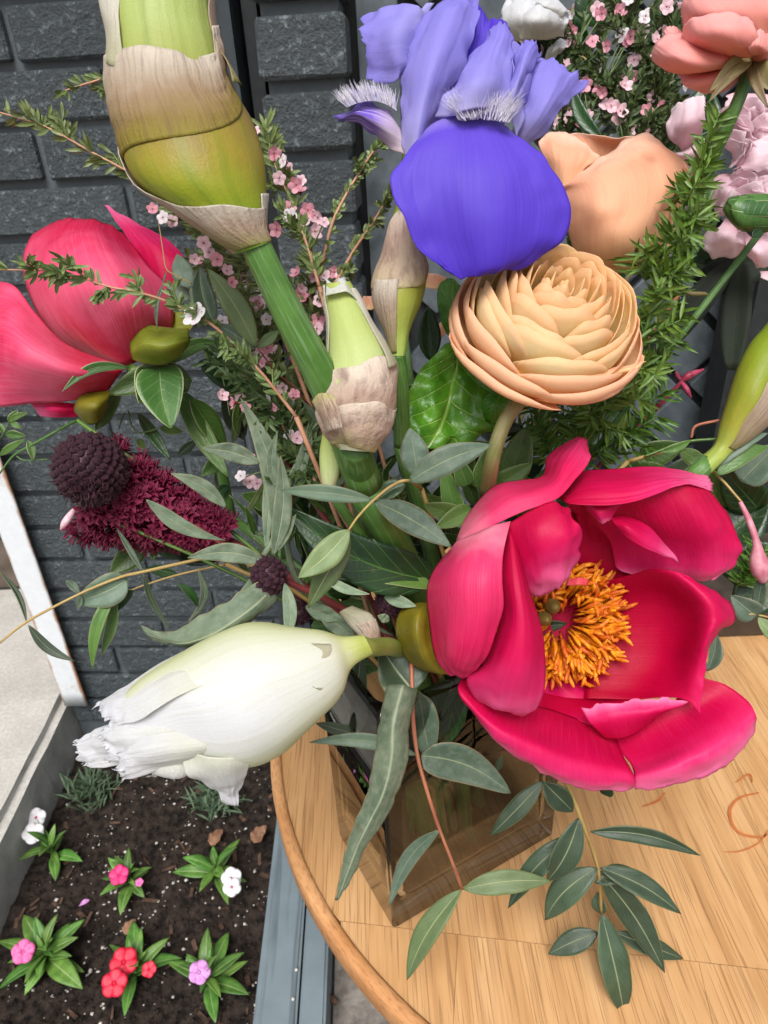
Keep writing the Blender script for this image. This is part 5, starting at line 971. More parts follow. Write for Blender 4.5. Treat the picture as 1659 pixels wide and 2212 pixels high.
waxsprig('flowering waxflower mass left of the thick green stalk', [(700, 1000), (640, 900), (580, 800), (530, 720), (490, 640), (470, 580)], .385, .375, fl=[(545, 640, 13, 0), (560, 655, 16, 0), (548, 660, 15, 2), (575, 690, 14, 1), (580, 770, 21, 0), (596, 760, 15, 0), (560, 765, 14, 3), (540, 620, 14, 2), (495, 655, 14, 3), (508, 690, 13, 1), (600, 800, 12, 3), (610, 840, 13, 3), (560, 630, 11, 1), (520, 860, 13, 3), (620, 880, 14, 4), (655, 980, 15, 2), (650, 960, 13, 4), (540, 1040, 16, 0), (520, 1028, 14, 1), (555, 1045, 14, 0), (540, 990, 12, 2)], seed=10, fill=60, tl=85, nf=30, fx=-.4, fy=.5)
waxsprig('waxflower sprig with red stem low behind the wrapped bud', [(720, 1080), (650, 1000), (600, 900), (560, 840), (500, 780)], .36, .36, fl=[(480, 855, 14, 3), (505, 870, 14, 2), (530, 880, 13, 4)], seed=11, fill=34, tl=75, nf=10, mat='needle2', fx=-.5, fy=.2)
ts = [([(1250, 640), (1230, 400), (1190, 200), (1130, 80)], 12), ([(1330, 560), (1280, 300), (1200, 130), (1120, 100)], 13), ([(1380, 520), (1360, 300), (1310, 180), (1240, 110), (1170, 95)], 14), ([(1400, 520), (1420, 280), (1400, 150), (1360, 60), (1330, 10)], 15), ([(1330, 520), (1350, 330), (1440, 200), (1460, 100), (1450, 0)], 16)]
labs = ['waxflower sprig just right of the iris, its tip by the white flower', 'waxflower sprig with its tip over the white flower petals', 'waxflower sprig with a pink open flower above the rose', 'waxflower sprig rising past the top edge between white and coral flowers', 'waxflower sprig behind the coral flower']
FL = [[(1190, 115), (1205, 100), (1170, 165), (1180, 150), (1110, 95)], [(1240, 95), (1225, 62, 15, 2), (1290, 20), (1300, 30, 14, 2), (1220, 60)], [(1385, 66, 22, 0), (1362, 80, 15, 2), (1345, 75), (1300, 105), (1310, 100, 14, 2), (1290, 145), (1280, 90)], [(1370, 130), (1355, 175), (1350, 185), (1310, 225), (1395, 35)], [(1440, 15), (1460, 20), (1420, 85), (1340, 240), (1320, 230), (1250, 265), (1210, 268), (1230, 255), (1270, 250, 12, 3)]]
for (pts, sd_), lb, f in zip(ts, labs, FL): waxsprig(lb, pts, .455, .45, fl=[(a, b, *(o or (16,))) for a, b, *o in f], seed=sd_, fill=64, tl=80, nf=8, L=26, mat='needle2', smat='stem_tan', fx=.3+.1*(sd_-12), fy=.9)
# ---- dark pods and small burgundy heads
def cone_mesh():
    b = MB(); rs = [.6, 1.0, 1.05, .85, .5, .15]; zs_ = [-.4, .0, .35, .65, .9, 1.1]; th = np.linspace(0, 6.283, 7, endpoint=False)
    G = np.array([[(r*math.cos(t), r*math.sin(t)*.75, z) for t in th] for r, z in zip(rs, zs_)]); b.grid(G, closeu=True)
    b.tube([(.0, 0, 1.0), (.15, .05, 1.6)], [.1, .02], 4); return b.mesh('pod', PM['burg'])
POD = cone_mesh()
def podhead(label, u, v, rp, d, n, sc, base, hairs=0, name='pod_head', sq=1.0, group=None):
    t = stemthing(name, label, 'seed head', group); c = P(u, v, d); R = rp*d/FU
    rg = random.Random(int(u)); core = MB(); th = np.linspace(0, 6.283, 18, endpoint=False); ph = np.linspace(.01, 3.13, 10)
    core.grid(np.array([[c+R*.86*np.array([math.sin(p)*math.cos(q), math.sin(p)*math.sin(q), math.cos(p)*sq]) for q in th] for p in ph]), closeu=True); core.build('core', PM['burg'], t)
    for k in range(n):
        z = 1-2*(k+.5)/n; rr = math.sqrt(1-z*z); a = k*2.39996; q = np.array([rr*math.cos(a), rr*math.sin(a), z*sq])
        if np.dot(q, unit(CAMP-c)) < -.45: continue
        put(POD, 'pod', c+q*R*.84, R*sc*rg.uniform(.85, 1.2), unit(q+np.random.randn(3)*.12), t)
    if hairs:
        b = MB(); hc = unit(-FWD*.75+ID*.62+IR*.18)
        for k in range(hairs):
            q = unit(hc+np.random.randn(3)*.34); p = c+q*R*.95; dd = unit(q+np.random.randn(3)*.7); b.tube([p, p+dd*R*.14, p+unit(dd-q*.3+np.random.randn(3)*.2)*R*.25], [R*.016, R*.014, R*.004], 3, cap=False)
        kind(b.build('bristles', PM['burgfl'] if False else PM['burg'], t), 'stuff')
    into_vase(c+FWD*R*.8, base[0], base[1], .0016, PM['stem_dkred'], t, 'stem'); return t
podhead('large round dark burgundy seed head left of centre', *zs(655, 640), 83, .335, 230, .125, (-.9, 0), 130)
podhead('small dark burgundy head beside wavy leaves above the white bud', *zs(1068, 1200), 38, .33, 70, .2, (-.6, -.2), 20) if False else None
podhead('small dark burgundy head on wavy leaves above the white bud', 582, 1245, 40, .33, 80, .19, (-.6, -.2), 30, sq=1.15)
podhead('small dark burgundy head under the thin grey leaf left of the wrapped bud', 590, 955, 31, .37, 70, .19, (-.6, .3), 0, sq=1.2)
podhead('small reddish burgundy head between the white bud stalk and the open peony', 840, 1302, 33, .36, 90, .15, (-.1, -.6), 60)
podhead('half-hidden dark burgundy head just above the white bud', 648, 1325, 26, .37, 50, .2, (-.4, -.6), 0)
# burgundy flower spike behind the large head
sp = stemthing('burgundy_spike', 'burgundy spike of tiny frilly flowers behind the large dark seed head', 'flower spike'); rg = random.Random(8)
A0, A1 = P(*zs(690, 770), .365), P(*zs(1640, 1140), .375); b = MB()
MB().tube(crom([A0, (A0+A1)/2, A1], 12), .0022, 8).build('stem', PM['stem_dkred'], sp)
cq = np.linspace(A0, A1, 24); MB().tube(cq, [(.014*(1-t)+.004)*(.55 if i == 0 else 1) for i, t in enumerate(np.linspace(0, 1, 24))], 14).build('core', PM['burgcore'], sp)
def tiny():
    b = MB(); 
    for k in range(6):
        a = k*1.047; d = np.array([math.cos(a), math.sin(a), .55]); b.grid(leaf_grid(np.zeros(3), d, .5, sag=.15, nu=3, nv=5, view=(0, 0, 1)))
    for k in range(5):
        a = k*1.3; d = np.array([math.cos(a)*.45, math.sin(a)*.45, 1.15]); b.tube([(0, 0, 0), d], [.05, .07], 3)
    return b.mesh('floret', PM['burgfl'])
TINY = tiny()
for k in range(420):
    t = rg.random()**1.1; c = A0+(A1-A0)*t; R = (.021*(1-t)+.007); q = unit(np.random.randn(3)); ax = unit(A1-A0); q = unit(q-ax*np.dot(q, ax)*.85)
    if np.dot(q, FWD) > .55: continue
    put(TINY, 'floret', c+q*R*rg.uniform(.68, .95), rg.uniform(.0046, .0070), unit(q-ax*.3), sp)
into_vase(A1, -.8, .1, .002, PM['stem_dkred'], sp)
# ---- wavy grey-green leaves (one plant stem per head is hidden, leaves sit on a shared branch)
wv = stemthing('wavy_leaf_branch', 'branch of wavy-edged grey-green leaves around the small burgundy heads', 'branch')
MB().tube(crom([P(*zs(1640, 1180), .37), P(*zs(1500, 1060), .365), P(570, 1200, .34), P(610, 1150, .345), P(640, 1250, .36), P(720, 1330, .375)][2:], 12), .0016, 7).build('stem', PM['wavy'], wv)
wl_ = lambda b_, t_, w_, d_=.335, dt_=None, tf=ID_TF, **k: leaf(wv, b_, t_, w_, PM['wavy'], d_, dt_, tf, **{**dict(wav=.08, nv=30, nu=9, fold=.25), **k})
wl_((1640, 1160), (1060, 860), 110, .335, .32, zs, bend=-.08, shape=3); wl_((1640, 915), (1240, 670), 110, .345, .335, zs, bend=.08)
wl_((590, 1200), (606, 985), 40, .33, .325, bend=.06); wl_((600, 1160), (520, 860), 48, .35, .345, bend=.08); wl_((575, 1215), (405, 1205), 42, .335, .33, bend=.1); wl_((600, 1190), (640, 1110), 18, .33)
wl_((615, 1260), (617, 1392), 30, .32, .312, bend=-.08); wl_((560, 1225), (405, 1350), 40, .35, .345, bend=-.2); wl_((575, 1190), (640, 850), 30, .36, .37, bend=-.05); wl_((590, 1100), (670, 905), 34, .355, .36, bend=.1); wl_((560, 1000), (437, 968), 40, .345, .34, bend=.06); wl_((600, 1060), (600, 930), 22, .33, .325, bend=-.1)
wl_((350, 1160), (675, 1310), 66, .325, .32, zc, bend=.1); wl_((690, 1320), (770, 1380), 40, .36); wl_((660, 1310), (740, 1340), 36, .36); wl_((830, 1290), (900, 1310), 26, .35, .345, tf=ID_TF); wl_((800, 1480), (725, 1450), 60, .35, .345, zc)
patch('leaf', [[(560, 1255, 0), (590, 1270, .2), (600, 1300, .4)], [(500, 1290, -.4), (520, 1330, -.8), (540, 1345, -.2)], [(430, 1335, -.6), (450, 1372, -1), (470, 1385, -.4)], [(370, 1365, -.3), (385, 1388, -.6), (400, 1396, -.2)], [(305, 1352, .2), (312, 1366, .1), (325, 1380, .2)]], .325, PM['wavy'], wv, nu=14, nv=28, wr=.001, wsc=120, ruf=.0015, sides='lr')
patch('leaf', [[(835, 1480, .8), (870, 1480, .4), (900, 1490, .8)], [(820, 1560, .2), (850, 1560, -.5), (885, 1570, .2)], [(808, 1640, 0), (845, 1640, -.6), (878, 1650, 0)], [(790, 1720, .2), (825, 1720, -.4), (850, 1735, .2)], [(752, 1810, .4), (780, 1810, 0), (800, 1815, .4)], [(735, 1880, .5), (752, 1880, .3), (768, 1880, .5)], [(724, 1945, .8), (728, 1946, .8), (733, 1944, .8)]], .335, PM['wavy'], wv, nu=12, nv=36, wr=.0009, wsc=110, ruf=.001, sides='lr')
into_vase(P(720, 1330, .375), -.5, -.4, .0016, PM['wavy'], wv)
# ---- eucalyptus sprigs
def sprig(name, label, stem, leaves, d, tf=ID_TF, smat='stem_tan', r=4, fx=0, fy=0, group='eucalyptus sprigs', down=True, cat='sprig', rt=.6):
    t = stemthing(name, label, cat, group); k = len(stem)
    pts = [(x, y, (o[0] if o else 0)) for (x, y, *o) in stem]
    tubepx('stem', pts, list(np.linspace(r, r*rt, 4)), PM[smat], t, d, tf, n=7, seg=26)
    for (b_, t_, w_, m_, *o) in leaves:
        o = o[0] if o else {}; o = dict(o); dz, dzt = o.pop('dz', (0, 0)); leaf(t, b_, t_, w_, PM[m_], d+dz*.01, d+dzt*.01, tf, **{**dict(sag=random.uniform(-.08, .13), roll=random.uniform(-.4, .4), nv=18, wav=random.uniform(.0, .05), fold=random.uniform(.05, .45), bend=random.uniform(-.07, .07)), **o})
    if down: x, y, z = pts[0]; into_vase(P(*tf(x, y), d+z*.01), fx, fy, .0013, PM[smat], t, n=6)
    return t
S1 = dict(shape=1)
sprig('eucalyptus_sprig', 'grey-green eucalyptus sprig over the bouquet centre below the wrapped bud', [(1010, 620, 4), (925, 568), (820, 600), (700, 695), (600, 800), (535, 892)], [((930, 575), (1470, 333), 190, 'euc', dict(dzt=0, dz=(0, -.5), bend=-.05, roll=0)), ((985, 540), (935, 222), 190, 'euc', dict(dz=(.6, .4), shape=0)), ((692, 693), (88, 632), 112, 'euc', dict(dz=(0, .6), bend=.05)), ((705, 703), (1208, 1003), 190, 'euc', dict(dz=(.2, .8), roll=.2)), ((905, 590), (735, 690), 120, 'euc_dark', dict(dz=(.5, .8))), ((540, 890), (206, 1205), 185, 'euc_green', dict(dz=(0, -.6), roll=0)), ((545, 940), (270, 1402), 165, 'euc_green', dict(dz=(.6, 1)))] if False else [((930, 575), (1470, 333), 190, 'euc', dict(dz=(0, -.5), bend=-.05, roll=0)), ((985, 540), (935, 222), 190, 'euc', dict(dz=(.6, .4))), ((692, 693), (88, 632), 112, 'euc', dict(dz=(0, .6), bend=.05)), ((705, 703), (1208, 1003), 190, 'euc', dict(dz=(.2, .8), roll=.2)), ((905, 590), (735, 690), 120, 'euc_dark', dict(dz=(.5, .8))), ((540, 890), (206, 1205), 185, 'euc_green', dict(dz=(0, -.6), roll=0)), ((545, 940), (270, 1402), 165, 'euc_green', dict(dz=(.6, 1)))], .315, zc, r=12, fx=.2, fy=-.4)
sprig('eucalyptus_sprig', 'drooping eucalyptus sprig with red stem in front of the vase', [(505, -40, 1), (510, 170), (515, 290, -.3), (530, 400), (570, 540), (600, 630, .6), (635, 720, 1.2), (672, 820, 2)], [((515, 185), (410, 40), 170, 'euc_dark', dict(dz=(0, .4), shape=1)), ((525, 190), (570, 410), 110, 'euc', dict(dz=(1, 1.6), shape=1)), ((525, 388), (178, 347), 50, 'euc', dict(dz=(0, -.4), bend=.08)), ((540, 388), (828, 510), 120, 'euc', dict(dz=(0, .4), bend=-.08, shape=1)), ((598, 630), (434, 880), 52, 'euc', dict(dz=(.6, 1.2), bend=.1)), ((675, 820), (958, 795), 74, 'euc_green', dict(dz=(2, 2), bend=-.04)), ((668, 822), (494, 1113), 80, 'euc_green', dict(dz=(2, 2.6)))], .36, zb, 'stem_red', 8, -.1, -.9)
sprig('eucalyptus_sprig', 'dark-leaved eucalyptus sprig lying over the table beside the vase', [(990, 440, 0), (1035, 540, .3), (1065, 620, .8), (1110, 750, 2.2), (1122, 900, 4)], [((935, 470), (762, 648), 60, 'euc_dark', dict(dz=(0, .6))), ((935, 475), (1030, 570), 76, 'euc_dark', dict(dz=(0, .4))), ((1050, 590), (945, 795), 88, 'euc_dark', dict(dz=(.6, 1.4))), ((1045, 640), (820, 882), 70, 'euc_dark', dict(dz=(1.4, 2))), ((1085, 635), (1440, 712), 56, 'euc_dark', dict(dz=(.8, .4), bend=-.08)), ((1108, 752), (940, 920), 92, 'euc_dark', dict(dz=(2, 3))), ((1118, 752), (1378, 900), 74, 'euc_dark', dict(dz=(2, 1.6), bend=-.05)), ((1100, 800), (1225, 755), 56, 'euc_dark', dict(dz=(2.6, 3))), ((1122, 900), (1110, 830), 50, 'euc_dark', dict(dz=(4, 4))), ((1120, 775), (1326, 1090), 92, 'euc_dark', dict(dz=(2.4, 2.4), bend=-.04)), ((1122, 900), (1196, 1235), 104, 'euc_dark', dict(dz=(3, 3), bend=.02)), ((1110, 960), (950, 1030), 72, 'euc_dark', dict(dz=(3.6, 4))), ((1165, 960), (1385, 1045), 60, 'euc_dark', dict(dz=(3.6, 4)))], .375, zb, 'stem_tan', 8, .7, -.9)
sprig('eucalyptus_sprig', 'long tan eucalyptus stem crossing to the lower left edge', [(1660, 1240, 2), (1480, 1285, 1), (1040, 1385), (870, 1425), (580, 1545, -.5), (200, 1745, -1), (-20, 1915, -1.2)], [((925, 1440), (545, 1600), 235, 'euc', dict(dz=(.3, .2), shape=1, roll=.1)), ((580, 1545), (475, 1450), 60, 'euc', dict(dz=(-.3, 0))), ((590, 1560), (560, 1660), 40, 'euc', {}), ((192, 1745), (-10, 1380), 42, 'euc_dark', dict(dz=(-1, -1), bend=.08)), ((205, 1770), (543, 2035), 74, 'euc_dark', dict(dz=(-1, -.6), bend=.1)), ((1035, 1385), (845, 1065), 46, 'euc_dark', dict(dz=(0, .6))), ((1040, 1400), (1240, 1808), 46, 'euc_dark', dict(dz=(0, .8), bend=.08)), ((860, 1480), (672, 2092), 92, 'mid', dict(dz=(.6, .2), bend=.06)), ((840, 1590), (735, 1995), 84, 'mid', dict(dz=(.8, .6))), ((970, 1520), (800, 1690), 100, 'dark', dict(dz=(1, 1.2))), ((1290, 1470), (1440, 1640), 66, 'dark', dict(dz=(1.4, 2)))], .335, zs, 'stem_tan', 14, -.9, -.3)
sprig('eucalyptus_sprig', 'thin eucalyptus branch passing below the round grey leaf', [(1640, 1330, 3), (1280, 1410, 2), (1000, 1500, 1.4), (880, 1560, 1.2)], [((1280, 1400), (1060, 1360), 90, 'dark', dict(dz=(2, 2.2))), ((960, 1515), (700, 1670), 80, 'euc_dark', dict(dz=(1.4, 1.6))), ((1440, 1370), (1360, 1750), 60, 'wavy', dict(dz=(2, 2), bend=-.2))], .345, zs, 'stem_tan', 9, -.8, -.1)
sprig('eucalyptus_sprig', 'dark red eucalyptus stem with broad green leaves left of the thick stalk', [(1500, 2100, 5), (1300, 1880, 3), (1180, 1740, 2), (1000, 1570, 1), (860, 1390)], [((850, 1385), (450, 740), 200, 'euc_green', dict(dz=(0, -.6), bend=.04, roll=0)), ((500, 1180), (385, 730), 200, 'euc_dark', dict(dz=(.2, 0))), ((840, 1400), (520, 1190), 140, 'euc', dict(dz=(.4, .8))), ((855, 1390), (1030, 1250), 90, 'euc_green', dict(dz=(.4, 1))), ((310, 900), (200, 620), 180, 'euc', dict(dz=(0, 0))), ((300, 990), (120, 880), 130, 'euc', dict(dz=(.6, .8)))], .34, zm, 'stem_dkred', 10, -.4, .3)
sprig('eucalyptus_sprig', 'wiry twig hanging in front of the left peony with tiny thin leaves', [(320, 865, 0), (180, 790), (115, 745), (90, 620), (60, 420), (40, 320)], [((90, 860), (40, 1240), 34, 'euc', {}), ((110, 760), (80, 870), 16, 'euc', {})], .335, zm, 'stem_tan', 6, -.7, .5, down=False)
rs = sprig('eucalyptus_sprig', 'blue-grey eucalyptus leaves at the right edge beside the open peony', [(1380, 1200, 2), (1430, 840, 1), (1560, 835), (1620, 840), (1700, 860)], [((1610, 845), (1500, 755), 110, 'euc', dict(dz=(0, 0), shape=1)), ((1610, 838), (1640, 660), 60, 'euc', dict(dz=(0, -.5))), ((1615, 850), (1690, 960), 60, 'euc_green', dict(dz=(0, 0))), ((1640, 800), (1720, 700), 120, 'euc', dict(dz=(.4, .4))), ((1400, 1080), (1440, 920), 80, 'euc', dict(dz=(1.5, 1.5)))], .36, z6, 'stem_tan', 6, .9, -.3)
# ---- jasmine vines
jv = sprig('jasmine_vine', 'thin green vine with small oval leaves at the left edge', [(560, 285, 1), (400, 370), (220, 470), (100, 540), (20, 640), (-20, 700)], [((60, 300), (130, 210), 60, 'mid', {}), ((60, 300), (210, 230), 46, 'mid', {}), ((40, 385), (190, 400), 66, 'mid', {}), ((80, 300), (160, 345), 40, 'mid', {}), ((0, 540), (185, 420), 56, 'mid', {}), ((200, 430), (240, 580), 60, 'mid', {}), ((30, 380), (-30, 300), 60, 'mid', {})], .345, zs, 'mid', 10, -.9, .3, None, cat='vine')
tubepx('stem', [(80, 250, 0), (50, 340, 0), (0, 420, 0)], 5, PM['mid'], jv, .345, zs, n=6); tubepx('tendril', [(120, 545, 0), (180, 575, 0), (350, 568, .4)], 5, PM['mid'], jv, .345, zs, n=6)
jr = sprig('jasmine_vine', 'vine with a long pink bud hanging right of the open peony', [(1060, 180, 2), (1300, 130, 1), (1440, 240, .6), (1545, 355)], [((1280, 130), (1420, 220), 70, 'mid', {}), ((1200, 140), (1330, 90), 40, 'mid', {}), ((1440, 240), (1660, 120), 90, 'mid', dict(bend=-.1)), ((1450, 200), (1660, 60), 60, 'euc', dict(bend=-.1))], .36, z6, 'stem_tan', 9, .9, -.1, None, cat='vine')
tubepx('bud', [(1540, 355, 0), (1580, 440, -.2), (1610, 530, -.4), (1618, 600, -.5), (1630, 650, -.5), (1640, 700, -.4)], [9, 14, 16, 36, 40, 14], PM['pinkbud'], jr, .36, z6, n=12, seg=24)
tubepx('tendril', [(1130, 160, 1.5), (1300, 100, 1), (1440, 85, .6)], 7, PM['mid'], jr, .36, z6, n=6); tubepx('tendril', [(1330, 80, 1.5), (1350, 30, 1.3), (1450, 5, 1)], 6, PM['stem_red'], jr, .36, z6, n=6)
jb = sprig('jasmine_cluster', 'cluster of deep pink pointed buds against the diamond tiles', [(150, 1600, 2), (270, 1480, 1), (400, 1340), (430, 1300)], [], .40, zr(2500, 900, 3024, 1159), 'redbud', 22, .8, .5, None, cat='buds')
zx = zr(2500, 900, 3024, 1159)
tubepx('bud', [(400, 1330, 0), (470, 1280, -.2), (600, 1225, -.2)], [16, 34, 8], PM['redbud'], jb, .40, zx, n=9); tubepx('bud', [(410, 1340, 0), (450, 1400, -.2), (490, 1470, -.2)], [14, 24, 6], PM['redbud'], jb, .40, zx, n=9); tubepx('bud', [(400, 1320, 0), (370, 1280, .3), (355, 1245, .3)], [12, 18, 8], PM['redbud'], jb, .40, zx, n=9)
ps = stemthing('brown_bud', 'thin brownish bud poking right out of the fern', 'bud'); tubepx('bud', [(420, 520, .4), (480, 565, 0), (600, 570, 0), (640, 578, .1)], [8, 20, 18, 8], PM['sepal_brown'], ps, .39, zx, n=9); into_vase(P(*zx(420, 520), .394), .7, .6, .001, PM['stem_red'], ps, 'stem', n=6)
pw = stemthing('pink_bud', 'single pale pink pointed bud left of the burgundy spike', 'bud'); tubepx('bud', [(560, 905, 0), (520, 960, -.2), (470, 1030, -.2), (440, 1078, 0)], [8, 22, 26, 6], PM['waxp'], pw, .345, zs, n=9); into_vase(P(*zs(560, 905), .345), -.9, .2, .001, PM['mid'], pw, 'stem', n=6)
# ---- foxtail fern
fn = stemthing('foxtail_fern', 'bright green foxtail fern plume between ranunculus and pale pink flowers', 'fern'); rg = random.Random(31); b = MB()
main = crom([P(u, v, d) for u, v, d in ((1230, 1010, .40), (1300, 900, .37), (1380, 760, .35), (1415, 620, .34), (1440, 520, .335), (1480, 440, .335), (1515, 350, .335), (1540, 280, .335), (1555, 245, .335))], 80)
MB().tube(main, np.linspace(.0012, .0004, 80), 6).build('stem', PM['mid'], fn)
def whorl(p, t, L, wd, n):
    a = unit(np.cross(t, FWD+.1)); c = np.cross(t, a)
    for k in range(n):
        ph = rg.random()*6.283; d = unit(t*rg.uniform(.15, .75)+(a*math.cos(ph)+c*math.sin(ph))); l = L*rg.uniform(.7, 1.15)
        b.grid(leaf_grid(p, p+d*l, wd, nu=3, nv=6, fold=.5, sag=rg.uniform(-.1, .1), view=unit(CAMP-p)+np.array([rg.gauss(0, .4) for _ in range(3)])))
for i in range(8, 79):
    t = unit(main[i]-main[i-1]); f = i/80; w_ = 1-f
    if i % 2: whorl(main[i], t, .0135*(.6+.5*w_), .0018, 6)
    if f < .72 and i % 2 == 0:
        for k in range(1 if f > .4 else 2):
            d = unit(t*.5+unit(np.random.randn(3)-FWD*.3)*.9); e = main[i]+d*(.010+.032*(.72-f))*rg.uniform(.5, 1.0); q = np.linspace(main[i], e, 6)
            b.tube(q, .00035, 4)
            for p in q[2:]: whorl(p, d, .0125, .0018, 4)
kind(b.build('needles', PM['fern'], fn), 'stuff'); into_vase(main[0], .7, .4, .0012, PM['mid'], fn)
f2 = stemthing('foxtail_fern', 'lower foxtail fern tuft under the ranunculus above the open peony', 'fern'); b = MB()
for (u0, v0, u1, v1, d) in ((1200, 960, 1130, 840, .40), (1230, 960, 1200, 800, .41), (1260, 980, 1300, 830, .40), (1280, 980, 1420, 900, .40), (1230, 1000, 1390, 960, .41), (1200, 980, 1080, 900, .42), (1240, 980, 1250, 880, .39), (1300, 960, 1440, 840, .41), (1200, 1000, 1160, 920, .39), (1280, 900, 1390, 780, .40), (1300, 860, 1460, 740, .40), (1590, 1270, 1640, 1190, .43), (1600, 1250, 1660, 1210, .43)):
    q = np.linspace(P(u0, v0, d), P(u1, v1, d-.01), 14); b.tube(q, .0005, 4)
    for i in range(1, 14): whorl(q[i], unit(q[1]-q[0]), .0135, .0019, 5)
kind(b.build('needles', PM['fern'], f2), 'stuff'); into_vase(P(1230, 1000, .41), .6, .2, .0012, PM['mid'], f2, 'stem')
# ---- broad leaves
bl = stemthing('crinkled_leaf_stem', 'glossy crinkled bright green leaf stem under the ranunculus', 'leaf stem')
patch('leaf', [[(972, 745, .2), (985, 738, 0), (1000, 745, .2)], [(915, 790, 0), (985, 795, .3), (1062, 815, 0)], [(880, 850, -.2), (968, 870, .2), (1095, 870, 0)], [(848, 915, -.2), (945, 935, -.1), (1085, 920, .3)], [(862, 938, .2), (920, 968, 0), (1000, 962, .6)]], .355, PM['bright'], bl, nu=40, nv=42, wr=.0048, wsc=110)
patch('leaf', [[(985, 760, .6), (1000, 780, .6), (1010, 800, .6)], [(950, 690, .2), (985, 690, -.2), (1030, 720, .4)], [(945, 630, .4), (975, 640, .2), (1010, 650, .6)], [(965, 600, 1), (975, 602, .9), (985, 606, 1)]], .365, PM['bright'], bl, nu=22, nv=24, wr=.003, wsc=95)
patch('leaf', [[(1060, 850, 0), (1085, 840, -.2), (1110, 850, 0)], [(1040, 870, 0), (1070, 880, -.4), (1100, 880, 0)], [(1050, 910, .4), (1070, 915, .2), (1090, 905, .4)]], .35, PM['bright'], bl, nu=16, nv=16, wr=.002, wsc=120)
leaf(bl, (980, 780), (900, 880), 60, PM['dark'], .385, .39); leaf(bl, (930, 780), (925, 660), 50, PM['dark'], .385, .38); into_vase(P(985, 960, .37), .2, .1, .002, PM['mid'], bl, 'stem')
for (b_, t_, w_, m_, d_) in (((1010, 1050), (985, 985), 40, 'mid', .355), ((1040, 1060), (1060, 960), 52, 'mid', .36), ((1000, 1120), (915, 1090), 46, 'mid', .35), ((1020, 1100), (940, 1140), 44, 'mid', .35), ((990, 1130), (955, 1000), 46, 'mid', .365), ((1100, 1040), (1140, 920), 70, 'mid', .385), ((1060, 1060), (1150, 1000), 46, 'mid', .37)): leaf(bl, b_, t_, w_, PM[m_], d_, d_-.006, shape=1)
sl = stemthing('strap_leaf_stem', 'broad dark strap leaves crossing behind the pale pink flowers', 'leaf stem')
leaf(sl, (1380, 800), (1590, 555), 62, PM['strap'], .44, .44, shape=2, nu=5); leaf(sl, (1580, 800), (1600, 560), 60, PM['strap'], .45, .45, shape=2); leaf(sl, (1300, 300), (1235, 180), 30, PM['dark'], .40, .40, bend=-.1, tf=ID_TF); leaf(sl, (1500, 620), (1680, 540), 90, PM['strap'], .455, .455, shape=2); into_vase(P(1380, 800, .44), .8, .8, .002, PM['dark'], sl, 'stem')
dl = stemthing('dark_foliage_stem', 'dark broad leaves deep in the upper right of the bouquet', 'leaf stem'); rg = random.Random(77)
for (u, v, a, L, w_, d_) in ((1250, 130, -2.2, 150, 110, .50), (1290, 60, -1.6, 130, 100, .51), (1390, 140, -1.2, 150, 110, .50), (1440, 250, -2, 150, 90, .49), (1330, 250, -1.4, 140, 100, .50), (1420, 330, -.4, 150, 100, .48), (1200, 210, -2.8, 110, 90, .5), (1450, 560, .2, 120, 80, .47), (1370, 330, 2.6, 120, 80, .49), (1500, 330, -1.4, 150, 100, .49)):
    leaf(dl, (u, v), (u+L*math.cos(a), v+L*math.sin(a)), w_, PM['dark'], d_, d_-.01, shape=1, roll=rg.uniform(-.5, .5), sag=.08)
into_vase(P(1300, 350, .49), .4, .95, .002, PM['stem'], dl, 'stem')
d2 = stemthing('dark_foliage_stem', 'dark leaves deep in the middle of the bouquet behind the stems', 'leaf stem')
for i in range(110):
    u, v = rg.uniform(520, 1180), rg.uniform(830, 1440); a = rg.uniform(-3.1, .1); L = rg.uniform(70, 150); d_ = rg.uniform(.40, .45)
    if (u < 660 and v > 1150) or (v > 1360 and u < 720): continue
    leaf(d2, (u, v), (u+L*math.cos(a), v+L*math.sin(a)*.8), rg.uniform(26, 62), PM[rg.choice(['dark', 'dark', 'mid', 'euc_dark', 'peonyleaf'])], d_, d_-.015, shape=rg.choice([0, 1]), roll=rg.uniform(-.8, .8), sag=rg.uniform(-.05, .12))
into_vase(P(850, 1250, .43), 0, 0, .002, PM['stem'], d2, 'stem')
d3 = stemthing('dark_foliage_stem', 'dark leaves behind the open peony at the right edge', 'leaf stem')
for (u0, v0, u1, v1, w_, m_, d_) in ((1540, 1180, 1660, 1080, 120, 'dark', .45), (1560, 1240, 1680, 1180, 110, 'dark', .46), (1500, 1060, 1640, 1000, 90, 'dark', .46), (1440, 1050, 1520, 980, 70, 'euc_dark', .44), (1380, 990, 1480, 960, 60, 'mid', .43), (1580, 1290, 1690, 1290, 90, 'dark', .46), (1560, 1100, 1500, 990, 80, 'mid', .45), (1600, 1040, 1680, 960, 80, 'euc', .42), (1240, 1020, 1150, 1040, 60, 'mid', .41), (1330, 1030, 1440, 1010, 60, 'mid', .42), (1640, 1100, 1560, 1010, 90, 'dark', .44)):
    leaf(d3, (u0, v0), (u1, v1), w_, PM[m_], d_, d_-.008, shape=1, roll=rg.uniform(-.4, .4))
into_vase(P(1480, 1150, .45), .95, .3, .002, PM['stem'], d3, 'stem')
d4 = stemthing('green_leaf_stem', 'fresh green leaves behind and below the burgundy spike', 'leaf stem')
